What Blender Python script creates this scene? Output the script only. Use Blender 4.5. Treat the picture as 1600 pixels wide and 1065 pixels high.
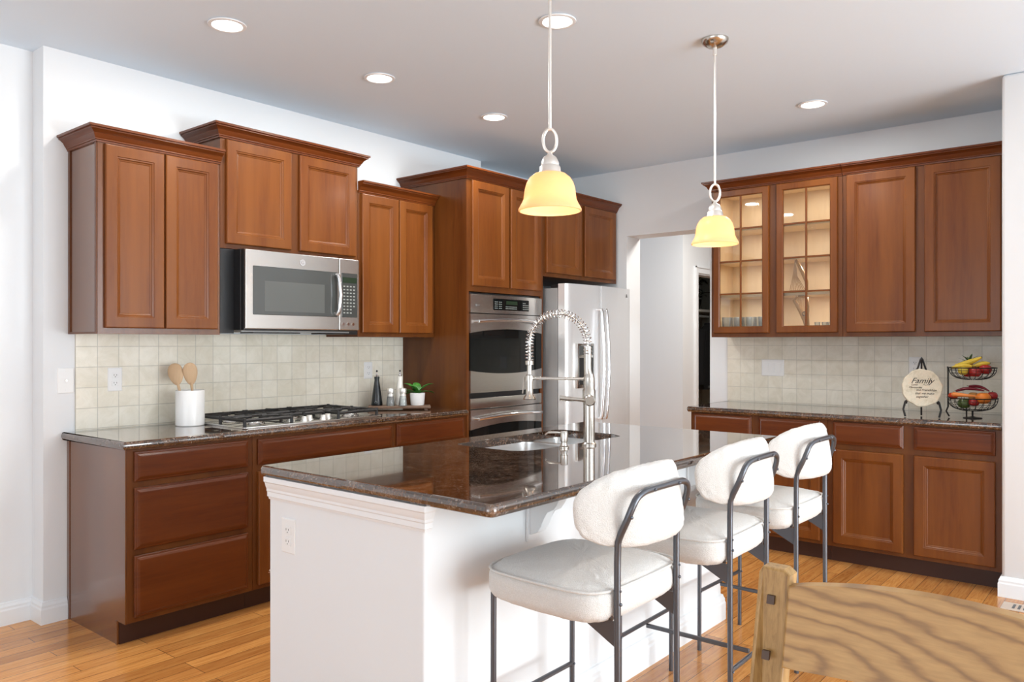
import bpy, bmesh, math, random
from mathutils import Vector, Matrix, noise
random.seed(7)
S = bpy.context.scene
for o in list(bpy.data.objects): bpy.data.objects.remove(o)
C = S.collection
PI = math.pi
def link(o): C.objects.link(o); return o

# ------------------------------------------------------------------ camera, sky, daylight, exposure
TH = math.radians(39.57); F_PX = 1238.5; HOR = 535.3; CAM_Z = 1.35
cam_d = bpy.data.cameras.new('camera'); cam = link(bpy.data.objects.new('camera', cam_d))
cam.location = (0, 0, CAM_Z); cam.rotation_euler = (PI/2, 0, TH - PI/2)
cam_d.sensor_width = 36; cam_d.lens = 36*F_PX/1600; cam_d.shift_y = (HOR-532.5)/1600
cam_d.clip_start = .05
S.camera = cam
S.view_settings.view_transform = 'Standard'; S.view_settings.look = 'None'
S.view_settings.gamma = 1; S.view_settings.exposure = 0.08
w = bpy.data.worlds.new('sky'); S.world = w; w.use_nodes = True
w.node_tree.nodes['Background'].inputs[0].default_value = (.82, .90, 1, 1)
w.node_tree.nodes['Background'].inputs[1].default_value = 1.3
def area(name, loc, rot, sx, sy, power, col=(1, 1, 1), spread=PI):
    l = bpy.data.lights.new(name, 'AREA'); l.shape = 'RECTANGLE'; l.size = sx; l.size_y = sy
    l.energy = power; l.color = col; l.spread = spread
    o = link(bpy.data.objects.new(name, l)); o.location = loc; o.rotation_euler = rot
    return o
# daylight entering through the real openings of the dining end of the room
area('daylight_patio_door', (2.9, -4.16, 1.25), (PI/2, 0, 0), 3.2, 2.3, 160, (.93, .975, 1))
area('daylight_dining_window', (-.6, -4.16, 1.5), (PI/2, 0, 0), 2.0, 1.5, 30, (.90, .96, 1))
area('daylight_side_window', (-3.16, 1.2, 1.45), (PI/2, 0, -PI/2), 3.4, 2.1, 52, (.90, .96, 1))
# unseen lamp added low outside the patio door, aimed up to brighten the ceiling
area('added_ceiling_fill', (2.9, -4.3, .35), (math.radians(128), 0, 0), 3.2, 1.2, 185, (.80, .93, 1))

# ------------------------------------------------------------------ mesh helpers
class MB:
    def __init__(s): s.b = bmesh.new()
    def _bev(s, vs, bev, seg=2):
        if bev > 0:
            es = list({e for v in vs for e in v.link_edges})
            bmesh.ops.bevel(s.b, geom=es, offset=bev, segments=seg, profile=.5, affect='EDGES')
    def box(s, x0, x1, y0, y1, z0, z1, bev=0, M=None, seg=2):
        r = bmesh.ops.create_cube(s.b, size=1)['verts']
        for v in r:
            v.co = Vector(((x0+x1)/2+v.co.x*(x1-x0), (y0+y1)/2+v.co.y*(y1-y0), (z0+z1)/2+v.co.z*(z1-z0)))
            if M: v.co = M @ v.co
        s._bev(r, bev, seg); return s
    def cyl(s, p0, p1, r0, r1=None, seg=20, cap=True):
        p0, p1 = Vector(p0), Vector(p1); r1 = r0 if r1 is None else r1
        q = (p1-p0).to_track_quat('Z', 'Y'); A = []; B = []
        for k in range(seg):
            a = 2*PI*k/seg; d = q @ Vector((math.cos(a), math.sin(a), 0))
            A.append(s.b.verts.new(p0+d*r0)); B.append(s.b.verts.new(p1+d*r1))
        for k in range(seg): s.b.faces.new((A[k], A[(k+1) % seg], B[(k+1) % seg], B[k]))
        if cap: s.b.faces.new(A[::-1]); s.b.faces.new(B)
        return s
    def tube(s, pts, r, seg=10, closed=False):
        pts = [Vector(p) for p in pts]; n = len(pts); rings = []; up = None
        rr = r if isinstance(r, (list, tuple)) else [r]*n
        for i, p in enumerate(pts):
            if closed: t = pts[(i+1) % n]-pts[i-1]
            else: t = pts[min(i+1, n-1)]-pts[max(i-1, 0)]
            t.normalize()
            if up is None: up = t.orthogonal().normalized()
            else: up = (up - t*up.dot(t)); up.normalize()
            sd = t.cross(up)
            rings.append([s.b.verts.new(p+(up*math.cos(2*PI*k/seg)+sd*math.sin(2*PI*k/seg))*rr[i]) for k in range(seg)])
        m = n if closed else n-1
        for i in range(m):
            A, B = rings[i], rings[(i+1) % n]
            for k in range(seg): s.b.faces.new((A[k], A[(k+1) % seg], B[(k+1) % seg], B[k]))
        if not closed: s.b.faces.new(rings[0][::-1]); s.b.faces.new(rings[-1])
        return s
    def lathe(s, prof, c, seg=40, M=None, wob=None):
        c = Vector(c); rings = []
        for (r, z) in prof:
            if r < 1e-6: rings.append([s.b.verts.new((M @ Vector((0, 0, z)) if M else Vector((0, 0, z)))+c)])
            else:
                L = []
                for k in range(seg):
                    a = 2*PI*k/seg; q = r*(wob(a) if wob else 1); v = Vector((q*math.cos(a), q*math.sin(a), z))
                    L.append(s.b.verts.new((M @ v if M else v)+c))
                rings.append(L)
        for A, B in zip(rings, rings[1:]):
            for k in range(seg):
                k2 = (k+1) % seg
                if len(A) == 1 and len(B) == 1: break
                if len(A) == 1: s.b.faces.new((A[0], B[k], B[k2]))
                elif len(B) == 1: s.b.faces.new((A[k], A[k2], B[0]))
                else: s.b.faces.new((A[k], A[k2], B[k2], B[k]))
        return s
    def prism(s, poly, fn, t0, t1, bev=0):
        """poly = 2D points, fn(a, b, t) -> world point"""
        A = [s.b.verts.new(Vector(fn(a, b, t0))) for a, b in poly]; B = [s.b.verts.new(Vector(fn(a, b, t1))) for a, b in poly]
        n = len(poly)
        for k in range(n): s.b.faces.new((A[k], A[(k+1) % n], B[(k+1) % n], B[k]))
        f0 = s.b.faces.new(A[::-1]); f1 = s.b.faces.new(B)
        if bev:
            bmesh.ops.bevel(s.b, geom=list(set(f0.edges) | set(f1.edges)), offset=bev, segments=2, profile=.5, affect='EDGES')
        return s
    def loops(s, fr, a0, a1, z0, z1, lps, cap=True, back=True):
        """nested rectangles (inset, n) in a wall frame fr(a, n, z): panelled doors, drawer fronts"""
        R = []
        for (i, n) in lps:
            R.append([s.b.verts.new(Vector(fr(*q))) for q in ((a0+i, n, z0+i), (a1-i, n, z0+i), (a1-i, n, z1-i), (a0+i, n, z1-i))])
        for A, B in zip(R, R[1:]):
            for k in range(4): s.b.faces.new((A[k], A[(k+1) % 4], B[(k+1) % 4], B[k]))
        if cap: s.b.faces.new(R[-1])
        if back: s.b.faces.new(R[0][::-1])
        return s
    def fbox(s, fr, a0, a1, n0, n1, z0, z1, bev=0):
        p, q = Vector(fr(a0, n0, z0)), Vector(fr(a1, n1, z1))
        return s.box(min(p.x, q.x), max(p.x, q.x), min(p.y, q.y), max(p.y, q.y), min(p.z, q.z), max(p.z, q.z), bev)
    def sq(s, c, a, b, h, e1=.5, e2=.5, nu=48, nv=24, M=None, fn=None):
        """superquadric body; fn maps a local point to a local point before M and c"""
        def pw(x, e): return math.copysign(abs(x)**e, x)
        c = Vector(c); rings = []
        for j in range(nv+1):
            ph = -PI/2+PI*j/nv; cz = pw(math.cos(ph), e1) if 0 < j < nv else 0; sz = pw(math.sin(ph), e1)
            L = []
            for i in range(nu if 0 < j < nv else 1):
                t = 2*PI*i/nu
                v = Vector((a*cz*pw(math.cos(t), e2), b*cz*pw(math.sin(t), e2), h*sz))
                if fn: v = fn(v)
                if M: v = M @ v
                L.append(s.b.verts.new(v+c))
            rings.append(L)
        for A, B in zip(rings, rings[1:]):
            for k in range(nu):
                k2 = (k+1) % nu
                if len(A) == 1: s.b.faces.new((A[0], B[k2], B[k]))
                elif len(B) == 1: s.b.faces.new((A[k], A[k2], B[0]))
                else: s.b.faces.new((A[k], A[k2], B[k2], B[k]))
        return s
    def sweep(s, path, prof, left=False):
        """moulding: profile (out, z) swept along an XY polyline with mitred corners; out = to the right of travel"""
        n = len(path); P = [Vector((p[0], p[1])) for p in path]; rings = []
        for i in range(n):
            d0 = (P[i]-P[i-1]).normalized() if i else None; d1 = (P[i+1]-P[i]).normalized() if i < n-1 else None
            if d0 is None: d0 = d1
            if d1 is None: d1 = d0
            n0 = Vector((d0.y, -d0.x)); n1 = Vector((d1.y, -d1.x)); m = (n0+n1); m = m/(m.dot(n0)) if m.length > 1e-6 else n0
            if left: m = -m
            rings.append([s.b.verts.new((P[i].x+m.x*o, P[i].y+m.y*o, z)) for o, z in prof])
        k = len(prof)
        for A, B in zip(rings, rings[1:]):
            for j in range(k): s.b.faces.new((A[j], A[(j+1) % k], B[(j+1) % k], B[j]))
        s.b.faces.new(rings[0][::-1]); s.b.faces.new(rings[-1]); return s
    def fuzz(s, amp, sc, seed=0):
        s.b.normal_update()
        for v in s.b.verts:
            q = v.co*sc+Vector((seed, 0, 0))
            v.co += v.normal*(amp*(noise.noise(q)+.6*noise.noise(q*2.3)))
        return s
    def build(s, name, mat, parent=None, smooth=False, base=None, ang=35):
        me = bpy.data.meshes.new(name); bmesh.ops.recalc_face_normals(s.b, faces=s.b.faces[:])
        org = Vector((0, 0, 0))
        if parent is not None: org = ROOT[parent.name]
        elif base is not None: org = Vector(base)
        bmesh.ops.translate(s.b, verts=s.b.verts[:], vec=-org)
        s.b.to_mesh(me); s.b.free(); me.materials.append(mat)
        o = link(bpy.data.objects.new(name, me))
        if smooth:
            me.polygons.foreach_set('use_smooth', [True]*len(me.polygons))
            try: me.set_sharp_from_angle(angle=math.radians(ang))
            except Exception: pass
        if parent is not None: o.parent = parent; ROOT[o.name] = org
        else: o.location = org; ROOT[o.name] = org
        return o
ROOT = {}
def tag(o, label, cat, group=None, kind=None):
    o['label'] = label; o['category'] = cat
    if group: o['group'] = group
    if kind: o['kind'] = kind
    return o
def thing(name, label, cat, loc, group=None):
    o = bpy.data.objects.new(name, None); o.empty_display_size = .05; link(o); o.location = loc; ROOT[o.name] = Vector(loc)
    return tag(o, label, cat, group)
def struct(o): o['kind'] = 'structure'; return o
def dup(root, loc, label, rz=0):
    r = root.copy(); C.objects.link(r); r.location = loc; r.rotation_euler = (0, 0, rz); r['label'] = label
    for ch in list(root.children):
        c = ch.copy(); C.objects.link(c); c.parent = r
        for g in list(ch.children):
            d = g.copy(); C.objects.link(d); d.parent = c
    return r
def text(body, name, mat, parent, size, M, ext=.0004, shear=0, align='CENTER'):
    cu = bpy.data.curves.new(name, 'FONT'); cu.body = body; cu.size = size; cu.extrude = ext; cu.shear = shear
    cu.align_x = align; cu.align_y = 'CENTER'
    t = bpy.data.objects.new(name+'_tmp', cu); link(t)
    dg = bpy.context.evaluated_depsgraph_get(); me = bpy.data.meshes.new_from_object(t.evaluated_get(dg))
    bpy.data.objects.remove(t)
    me.name = name; me.transform(M); me.transform(Matrix.Translation(-ROOT[parent.name]))
    me.materials.clear(); me.materials.append(mat)
    o = link(bpy.data.objects.new(name, me)); o.parent = parent; ROOT[o.name] = ROOT[parent.name]
    return o

# ------------------------------------------------------------------ materials
def mat(name, col=(.8, .8, .8), rough=.5, metal=0, **kw):
    m = bpy.data.materials.new(name); m.use_nodes = True; b = m.node_tree.nodes['Principled BSDF']
    b.inputs['Base Color'].default_value = (*col, 1); b.inputs['Roughness'].default_value = rough; b.inputs['Metallic'].default_value = metal
    for k, v in kw.items(): b.inputs[k].default_value = v
    return m
def N(m, t, **kw):
    n = m.node_tree.nodes.new(t)
    for k, v in kw.items():
        if k in n.inputs.keys(): n.inputs[k].default_value = v
        else: setattr(n, k, v)
    return n
def L(m, a, b): m.node_tree.links.new(a, b)
def bsdf(m): return m.node_tree.nodes['Principled BSDF']
def coords(m, scale=(1, 1, 1), rot=(0, 0, 0), loc=(0, 0, 0), obj=True):
    tc = N(m, 'ShaderNodeTexCoord'); mp = N(m, 'ShaderNodeMapping'); mp.inputs['Scale'].default_value = scale
    mp.inputs['Rotation'].default_value = rot; mp.inputs['Location'].default_value = loc
    L(m, tc.outputs['Object'], mp.inputs[0]); return mp.outputs[0]
def ramp(m, fac, stops):
    r = N(m, 'ShaderNodeValToRGB'); e = r.color_ramp.elements
    while len(e) < len(stops): e.new(.5)
    for x, (p, c) in zip(e, stops): x.position = p; x.color = (*c, 1)
    L(m, fac, r.inputs[0]); return r.outputs[0]
def noisey(m, vec, scale, detail=4, rough=.6, dist=0):
    n = N(m, 'ShaderNodeTexNoise'); n.inputs['Scale'].default_value = scale; n.inputs['Detail'].default_value = detail
    n.inputs['Roughness'].default_value = rough; n.inputs['Distortion'].default_value = dist; L(m, vec, n.inputs['Vector']); return n.outputs[0]
def bump(m, h, strength, dist=.01):
    b = N(m, 'ShaderNodeBump'); b.inputs['Strength'].default_value = strength; b.inputs['Distance'].default_value = dist
    L(m, h, b.inputs['Height']); L(m, b.outputs[0], bsdf(m).inputs['Normal'])
def mixc(m, fac, a, b, blend='MIX'):
    x = N(m, 'ShaderNodeMix', data_type='RGBA', blend_type=blend)
    if isinstance(fac, (int, float)): x.inputs[0].default_value = fac
    else: L(m, fac, x.inputs[0])
    for i, v in ((6, a), (7, b)):
        if isinstance(v, tuple): x.inputs[i].default_value = (*v, 1)
        else: L(m, v, x.inputs[i])
    return x.outputs[2]

def wood(name, sc, c0, c1, c2, rough=.33, coat=.22, big=3.0):
    m = mat(name, rough=rough); b = bsdf(m); b.inputs['Coat Weight'].default_value = coat; b.inputs['Coat Roughness'].default_value = .16
    v = coords(m, sc); n1 = noisey(m, v, 6, 5, .65, .6); n2 = noisey(m, coords(m, tuple(x*.35 for x in sc)), big, 3, .5, .3)
    g = ramp(m, n1, [(.3, c0), (.7, c1)]); o = mixc(m, ramp(m, n2, [(.35, (0, 0, 0)), (.7, (1, 1, 1))]), g, c2)
    o2 = mixc(m, .75, g, o)
    L(m, o2, b.inputs['Base Color']); bump(m, n1, .03, .002); return m
CH0, CH1, CH2 = (.112, .029, .005), (.165, .047, .008), (.215, .070, .0125)
M_cherry = wood('cherry_wood', (9, 9, .7), CH0, CH1, CH2)
M_cherry_x = wood('cherry_wood_level_grain', (.7, .7, 9), (.078, .016, .003), (.122, .028, .005), (.165, .043, .008))
for m_ in (M_cherry, M_cherry_x): bsdf(m_).inputs['Specular IOR Level'].default_value = .28; bsdf(m_).inputs['Coat Weight'].default_value = .1; bsdf(m_).inputs['Roughness'].default_value = .3
M_end = wood('cherry_end_panel', (9, 9, .7), tuple(.8*c for c in CH0), tuple(.8*c for c in CH1), tuple(.8*c for c in CH2), .24, .8)
M_cherry_dk = wood('cherry_frame', (9, 9, .7), tuple(.72*c for c in CH0), tuple(.74*c for c in CH1), tuple(.74*c for c in CH2))
bsdf(M_cherry_dk).inputs['Specular IOR Level'].default_value = .32; bsdf(M_cherry_dk).inputs['Coat Weight'].default_value = .1
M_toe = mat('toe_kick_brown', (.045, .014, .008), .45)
M_maple = wood('maple_interior', (6, 6, .8), (.72, .54, .34), (.80, .62, .42), (.74, .57, .37), .5, 0)
M_wall = mat('wall_paint', (.80, .82, .835), .65); bump(M_wall, noisey(M_wall, coords(M_wall), 90, 3), .04, .002)
M_ceil = mat('ceiling_paint', (.74, .855, .965), .8); bump(M_ceil, noisey(M_ceil, coords(M_ceil), 70, 4), .06, .003)
M_trim = mat('trim_paint', (.83, .85, .865), .3)
M_gran = mat('dark_granite', rough=.045); 
def mk_granite():
    m = M_gran; v = coords(m); b = bsdf(m)
    vo = N(m, 'ShaderNodeTexVoronoi'); vo.inputs['Scale'].default_value = 170; L(m, v, vo.inputs['Vector'])
    sp = ramp(m, vo.outputs['Color'], [(.0, (.008, .006, .005)), (.45, (.034, .019, .012)), (.75, (.13, .062, .032)), (.95, (.36, .31, .26))])
    n = noisey(m, v, 9, 6, .75, 1.2); veins = ramp(m, n, [(.40, (.016, .010, .008)), (.54, (.10, .048, .025)), (.68, (.26, .165, .11))])
    L(m, mixc(m, .5, sp, veins), b.inputs['Base Color']); b.inputs['IOR'].default_value = 1.8; b.inputs['Coat Weight'].default_value = .6; b.inputs['Coat Roughness'].default_value = .02; b.inputs['Coat IOR'].default_value = 1.7
mk_granite()
def mk_floor():
    m = mat('oak_strip_floor', rough=.2); b = bsdf(m); b.inputs['Coat Weight'].default_value = .12; b.inputs['Coat Roughness'].default_value = .12
    v = coords(m); br = N(m, 'ShaderNodeTexBrick'); L(m, v, br.inputs['Vector']); br.offset = .37; br.offset_frequency = 3; br.squash = 1
    br.inputs['Scale'].default_value = 1; br.inputs['Brick Width'].default_value = .85; br.inputs['Row Height'].default_value = .082
    br.inputs['Mortar Size'].default_value = .0011; br.inputs['Mortar Smooth'].default_value = .1; br.inputs['Bias'].default_value = 0
    br.inputs['Color1'].default_value = (0, 0, 0, 1); br.inputs['Color2'].default_value = (1, 1, 1, 1); br.inputs['Mortar'].default_value = (.5, .5, .5, 1)
    g = noisey(m, coords(m, (2.2, 34, 1)), 1.6, 7, .72, 1.5); gr = ramp(m, g, [(.30, (.44, .150, .036)), (.5, (.65, .280, .075)), (.72, (.75, .385, .125))])
    tone = ramp(m, br.outputs['Color'], [(0, (.70, .64, .58)), (.35, (.92, .90, .88)), (.7, (1.03, 1.03, 1.0)), (1, (1.16, 1.2, 1.2))])
    c = mixc(m, 1, gr, tone, 'MULTIPLY'); c = mixc(m, br.outputs['Fac'], c, (.10, .035, .012))
    L(m, c, b.inputs['Base Color']); bump(m, g, .03, .002); return m
M_floor = mk_floor()
def mk_tile(name, ax, off, k=1.0):
    m = mat(name, rough=.32); b = bsdf(m); tc = N(m, 'ShaderNodeTexCoord'); sp = N(m, 'ShaderNodeSeparateXYZ'); L(m, tc.outputs['Object'], sp.inputs[0])
    cb = N(m, 'ShaderNodeCombineXYZ'); L(m, sp.outputs[ax], cb.inputs[0]); L(m, sp.outputs[2], cb.inputs[1])
    mp = N(m, 'ShaderNodeMapping'); mp.inputs['Location'].default_value = (off[0], off[1], 0); L(m, cb.outputs[0], mp.inputs[0])
    br = N(m, 'ShaderNodeTexBrick'); L(m, mp.outputs[0], br.inputs['Vector']); br.offset = 0; br.squash = 1
    br.inputs['Scale'].default_value = 1; br.inputs['Brick Width'].default_value = .1045; br.inputs['Row Height'].default_value = .1025
    br.inputs['Mortar Size'].default_value = .0022; br.inputs['Mortar Smooth'].default_value = .35
    br.inputs['Color1'].default_value = (.80*k, .765*k, .665*k, 1); br.inputs['Color2'].default_value = (.725*k, .68*k, .57*k, 1); br.inputs['Mortar'].default_value = (.63, .60, .51, 1)
    n = noisey(m, tc.outputs['Object'], 11, 6, .68, .8)
    c = mixc(m, 1, br.outputs['Color'], ramp(m, n, [(.3, (.88, .87, .83)), (.6, (1.0, 1.0, 1.0)), (.8, (1.04, 1.03, 1.02))]), 'MULTIPLY')
    L(m, c, b.inputs['Base Color']); inv = N(m, 'ShaderNodeMath', operation='SUBTRACT'); inv.inputs[0].default_value = 1; L(m, br.outputs['Fac'], inv.inputs[1])
    ad = N(m, 'ShaderNodeMath', operation='MULTIPLY_ADD'); L(m, n, ad.inputs[0]); ad.inputs[1].default_value = .35; L(m, inv.outputs[0], ad.inputs[2])
    bump(m, ad.outputs[0], .25, .003); return m
M_tile_l = mk_tile('tumbled_tile_left', 0, (-1.643+.1045, -.921+.0), 1.13)  # tile colour raised, painting in the stronger light on the cooktop wall
M_tile_r = mk_tile('tumbled_tile_right', 1, (-2.555+.1045*10, -.921), 1.07)  # same tile raised less, painting in the dimmer light on the far wall
def steel(name, col, rough, sc=(1, 60, 1), st=.05):
    m = mat(name, col, rough, 1); n = noisey(m, coords(m, sc), 14, 3, .6); bump(m, n, st, .001)
    return m
M_steel = steel('brushed_steel', (.58, .565, .54), .24, (1, 1, 90))
M_fridge = steel('fridge_steel', (.90, .91, .92), .32, (90, 1, 1), .03); bsdf(M_fridge).inputs['Metallic'].default_value = .6
M_fridge_side = mat('fridge_side_grey', (.36, .36, .36), .45, .35)
M_nickel = mat('brushed_nickel', (.55, .52, .475), .22, 1)
M_nickel_w = mat('pale_satin_nickel', (.85, .83, .79), .32, .85)
M_chrome = mat('polished_steel', (.85, .85, .86), .1, 1)
M_sink = mat('sink_steel', (.72, .72, .71), .3, 1)
M_blackgl = mat('black_glass', (.006, .007, .007), .05); bsdf(M_blackgl).inputs['IOR'].default_value = 1.38
M_mwglass = mat('microwave_glass', (.055, .06, .058), .08); bsdf(M_mwglass).inputs['IOR'].default_value = 1.7
M_mwin = mat('microwave_inner_window', (.10, .105, .10), .12)
M_black = mat('black_plastic', (.012, .012, .013), .28)
M_iron = mat('cast_iron', (.016, .015, .015), .5)
M_blackmetal = mat('black_wire_iron', (.010, .008, .007), .4, .3)
M_stool = mat('gunmetal_tube', (.115, .12, .135), .33, .75)
M_white = mat('white_ceramic', (.87, .87, .86), .2)
M_plate = mat('white_plastic_plate', (.85, .85, .84), .3)
M_slot = mat('slot_shadow_and_emblem_grey', (.15, .15, .15), .5)  # dark grey paints shade into the socket slots; emblems are this grey themselves
M_legend = mat('pale_print', (.30, .32, .30), .5)
M_display = mat('display_green_black', (.02, .035, .02), .15)
def mk_boucle():
    m = mat('white_boucle', (.86, .835, .80), .95); b = bsdf(m); b.inputs['Sheen Weight'].default_value = .35
    v = coords(m); vo = N(m, 'ShaderNodeTexVoronoi'); vo.inputs['Scale'].default_value = 420; L(m, v, vo.inputs['Vector'])
    n = noisey(m, v, 120, 3, .7); x = N(m, 'ShaderNodeMath', operation='ADD'); L(m, vo.outputs['Distance'], x.inputs[0]); L(m, n, x.inputs[1])
    L(m, ramp(m, x.outputs[0], [(.3, (.86, .845, .82)), (1, (.70, .675, .64))]), b.inputs['Base Color']); bump(m, x.outputs[0], .55, .003); return m
M_boucle = mk_boucle()
def mk_oak():
    m = mat('waxed_oak', rough=.42); b = bsdf(m)
    v = coords(m, (0, .30, 1), (math.radians(-7), 0, 0), (0, -.165, -.845)); wv = N(m, 'ShaderNodeTexWave', wave_type='RINGS', rings_direction='X'); L(m, v, wv.inputs['Vector'])
    wv.inputs['Scale'].default_value = 15; wv.inputs['Distortion'].default_value = 5.5; wv.inputs['Detail'].default_value = 3; wv.inputs['Detail Scale'].default_value = 1.6
    f = noisey(m, coords(m, (1, 6, 60)), 4, 4, .6)
    c = ramp(m, wv.outputs['Fac'], [(0, (.27, .14, .043)), (.12, (.37, .195, .060)), (.4, (.45, .255, .082)), (1, (.49, .285, .098))])
    c = mixc(m, 1, c, ramp(m, f, [(.3, (.85, .83, .8)), (.7, (1.05, 1.05, 1.05))]), 'MULTIPLY'); L(m, c, b.inputs['Base Color']); bump(m, wv.outputs['Fac'], .1, .002); return m
M_oak = mk_oak()
def mk_oakv():
    m = mat('waxed_oak_upright', rough=.45); b = bsdf(m); n = noisey(m, coords(m, (30, 30, 1.3)), 4, 5, .7, .5)
    L(m, ramp(m, n, [(.3, (.22, .115, .035)), (.5, (.38, .22, .072)), (.7, (.47, .285, .105))]), b.inputs['Base Color']); bump(m, n, .15, .002); return m
M_oakv = mk_oakv()
M_peg = mat('dark_oak_peg', (.07, .035, .018), .5)
M_spoon = wood('beech_wood', (9, 9, 1), (.58, .38, .22), (.66, .46, .28), (.62, .42, .25), .6, 0)
M_walnut = wood('walnut_board', (1, 9, 9), (.13, .075, .045), (.21, .125, .08), (.17, .10, .065), .5, 0)
def mk_pane(name, tint, gl=.06):
    m = bpy.data.materials.new(name); m.use_nodes = True; nt = m.node_tree; nt.nodes.clear()
    out = N(m, 'ShaderNodeOutputMaterial'); tr = N(m, 'ShaderNodeBsdfTransparent'); tr.inputs[0].default_value = (*tint, 1)
    g = N(m, 'ShaderNodeBsdfGlossy'); g.inputs['Roughness'].default_value = .02; fz = N(m, 'ShaderNodeFresnel'); fz.inputs[0].default_value = 1.5
    mx = N(m, 'ShaderNodeMixShader'); L(m, fz.outputs[0], mx.inputs[0]); L(m, tr.outputs[0], mx.inputs[1]); L(m, g.outputs[0], mx.inputs[2]); L(m, mx.outputs[0], out.inputs[0]); return m
M_pane = mk_pane('clear_glass_pane', (.97, .98, .97)); M_ware = mk_pane('drinking_glass', (.93, .95, .95)); M_crystal = mk_pane('cut_crystal', (.85, .87, .9))
def milky(m, k):
    nt = m.node_tree; out = [n for n in nt.nodes if n.type == 'OUTPUT_MATERIAL'][0]; src = out.inputs[0].links[0].from_socket
    d = N(m, 'ShaderNodeBsdfTranslucent'); d.inputs[0].default_value = (.95, .97, .97, 1); e = N(m, 'ShaderNodeBsdfDiffuse'); e.inputs[0].default_value = (.95, .97, .97, 1)
    a = N(m, 'ShaderNodeAddShader'); x = N(m, 'ShaderNodeMixShader'); x.inputs[0].default_value = k; L(m, d.outputs[0], a.inputs[0]); L(m, e.outputs[0], a.inputs[1])
    y = N(m, 'ShaderNodeMixShader'); y.inputs[0].default_value = .5; L(m, d.outputs[0], y.inputs[1]); L(m, e.outputs[0], y.inputs[2]); L(m, src, x.inputs[1]); L(m, y.outputs[0], x.inputs[2]); L(m, x.outputs[0], out.inputs[0])
milky(M_ware, .16)
def emis(name, col, st):
    m = mat(name, col, .4); b = bsdf(m); b.inputs['Emission Color'].default_value = (*col, 1); b.inputs['Emission Strength'].default_value = st; return m
M_lens = emis('lit_ceiling_lens', (1, .97, .92), 9)
M_bulb = emis('lit_bulb', (1, .82, .5), 10)
def mk_shade(name, c, e, s):
    m = mat(name, c, .35); b = bsdf(m); b.inputs['Transmission Weight'].default_value = 0
    b.inputs['Subsurface Weight'].default_value = 0
    b.inputs['Emission Color'].default_value = (*e, 1); b.inputs['Emission Strength'].default_value = s
    tl = N(m, 'ShaderNodeBsdfTranslucent'); tl.inputs[0].default_value = (*c, 1); mx = N(m, 'ShaderNodeMixShader'); mx.inputs[0].default_value = .5
    out = [n for n in m.node_tree.nodes if n.type == 'OUTPUT_MATERIAL'][0]
    n = noisey(m, coords(m, (3, 3, 14)), 5, 4, .6, 1.5); L(m, mixc(m, n, c, tuple(x*.82 for x in c)), b.inputs['Base Color'])
    L(m, b.outputs[0], mx.inputs[1]); L(m, tl.outputs[0], mx.inputs[2]); L(m, mx.outputs[0], out.inputs[0]); return m
M_shade1 = mk_shade('alabaster_glass', (.95, .68, .43), (1, .63, .32), .17)

# ------------------------------------------------------------------ the room
ZC = 2.777; YL = 4.16; XR = 5.65
def slab(name, x0, x1, y0, y1, z0, z1, m=None):
    return struct(MB().box(x0, x1, y0, y1, z0, z1).build(name, m or M_wall))
slab('floor', -3.2, 9.2, -4.2, 6.0, -.12, 0, M_floor)
slab('ceiling', -3.2, 9.2, -4.2, 6.0, ZC, ZC+.12, M_ceil)
T = .12
slab('wall_left', 1.5, 4.65, YL, YL+.28, 0, ZC)                       # cooktop wall
slab('wall_left_recess', 4.65, XR+T, 4.30, 4.44, 0, ZC)              # behind the fridge
slab('wall_left_front', -3.2, 1.5, 4.29, 4.44, 0, ZC)
# right wall with the opening to the hall
OY0, OY1, OH = 2.70, 3.441, 2.229
b = MB(); b.box(XR, XR+.216, .56, OY0, 0, ZC); b.box(XR, XR+.216, OY1, 4.30, 0, ZC); b.box(XR, XR+.216, OY0, OY1, OH, ZC)
struct(b.build('wall_far', M_wall))
b = MB(); b.box(4.92, 5.866, -4.2, .68, 0, ZC, .018, seg=3)
struct(b.build('wall_right', M_wall, smooth=True))
# dining end, behind the camera: window wall with patio door and window openings
b = MB()
b.box(-3.2, -1.7, -4.2, -4.05, 0, ZC); b.box(-1.7, .5, -4.2, -4.05, 0, .7); b.box(-1.7, .5, -4.2, -4.05, 2.3, ZC); b.box(.5, 1.2, -4.2, -4.05, 0, ZC)
b.box(1.2, 4.6, -4.2, -4.05, 2.45, ZC); b.box(4.6, 4.92, -4.2, -4.05, 0, ZC)
struct(b.build('wall_back', M_wall))
b = MB()
b.box(-3.2, -3.05, -4.05, -.6, 0, ZC); b.box(-3.2, -3.05, 3.0, 4.29, 0, ZC); b.box(-3.2, -3.05, -.6, 3.0, 0, .35); b.box(-3.2, -3.05, -.6, 3.0, 2.5, ZC)
struct(b.build('wall_side', M_wall))
def frame_y(name, x0, x1, z0, z1, y, nv, nh):
    b = MB(); 
    b.box(x0, x1, y-.03, y+.03, z0, z0+.05); b.box(x0, x1, y-.03, y+.03, z1-.05, z1); b.box(x0, x0+.05, y-.03, y+.03, z0, z1); b.box(x1-.05, x1, y-.03, y+.03, z0, z1)
    for k in range(1, nv): x = x0+(x1-x0)*k/nv; b.box(x-.03, x+.03, y-.025, y+.025, z0, z1)
    for k in range(1, nh): z = z0+(z1-z0)*k/nh; b.box(x0, x1, y-.02, y+.02, z-.012, z+.012)
    struct(b.build(name, M_trim))
frame_y('door_1', 1.2, 4.6, 0, 2.45, -4.1, 3, 1); frame_y('window_1', -1.7, .5, .7, 2.3, -4.1, 2, 2)
b = MB()
for y in (-.6, .6, 1.8, 2.95): b.box(-3.13, -3.08, y, y+.05, .35, 2.5)
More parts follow.
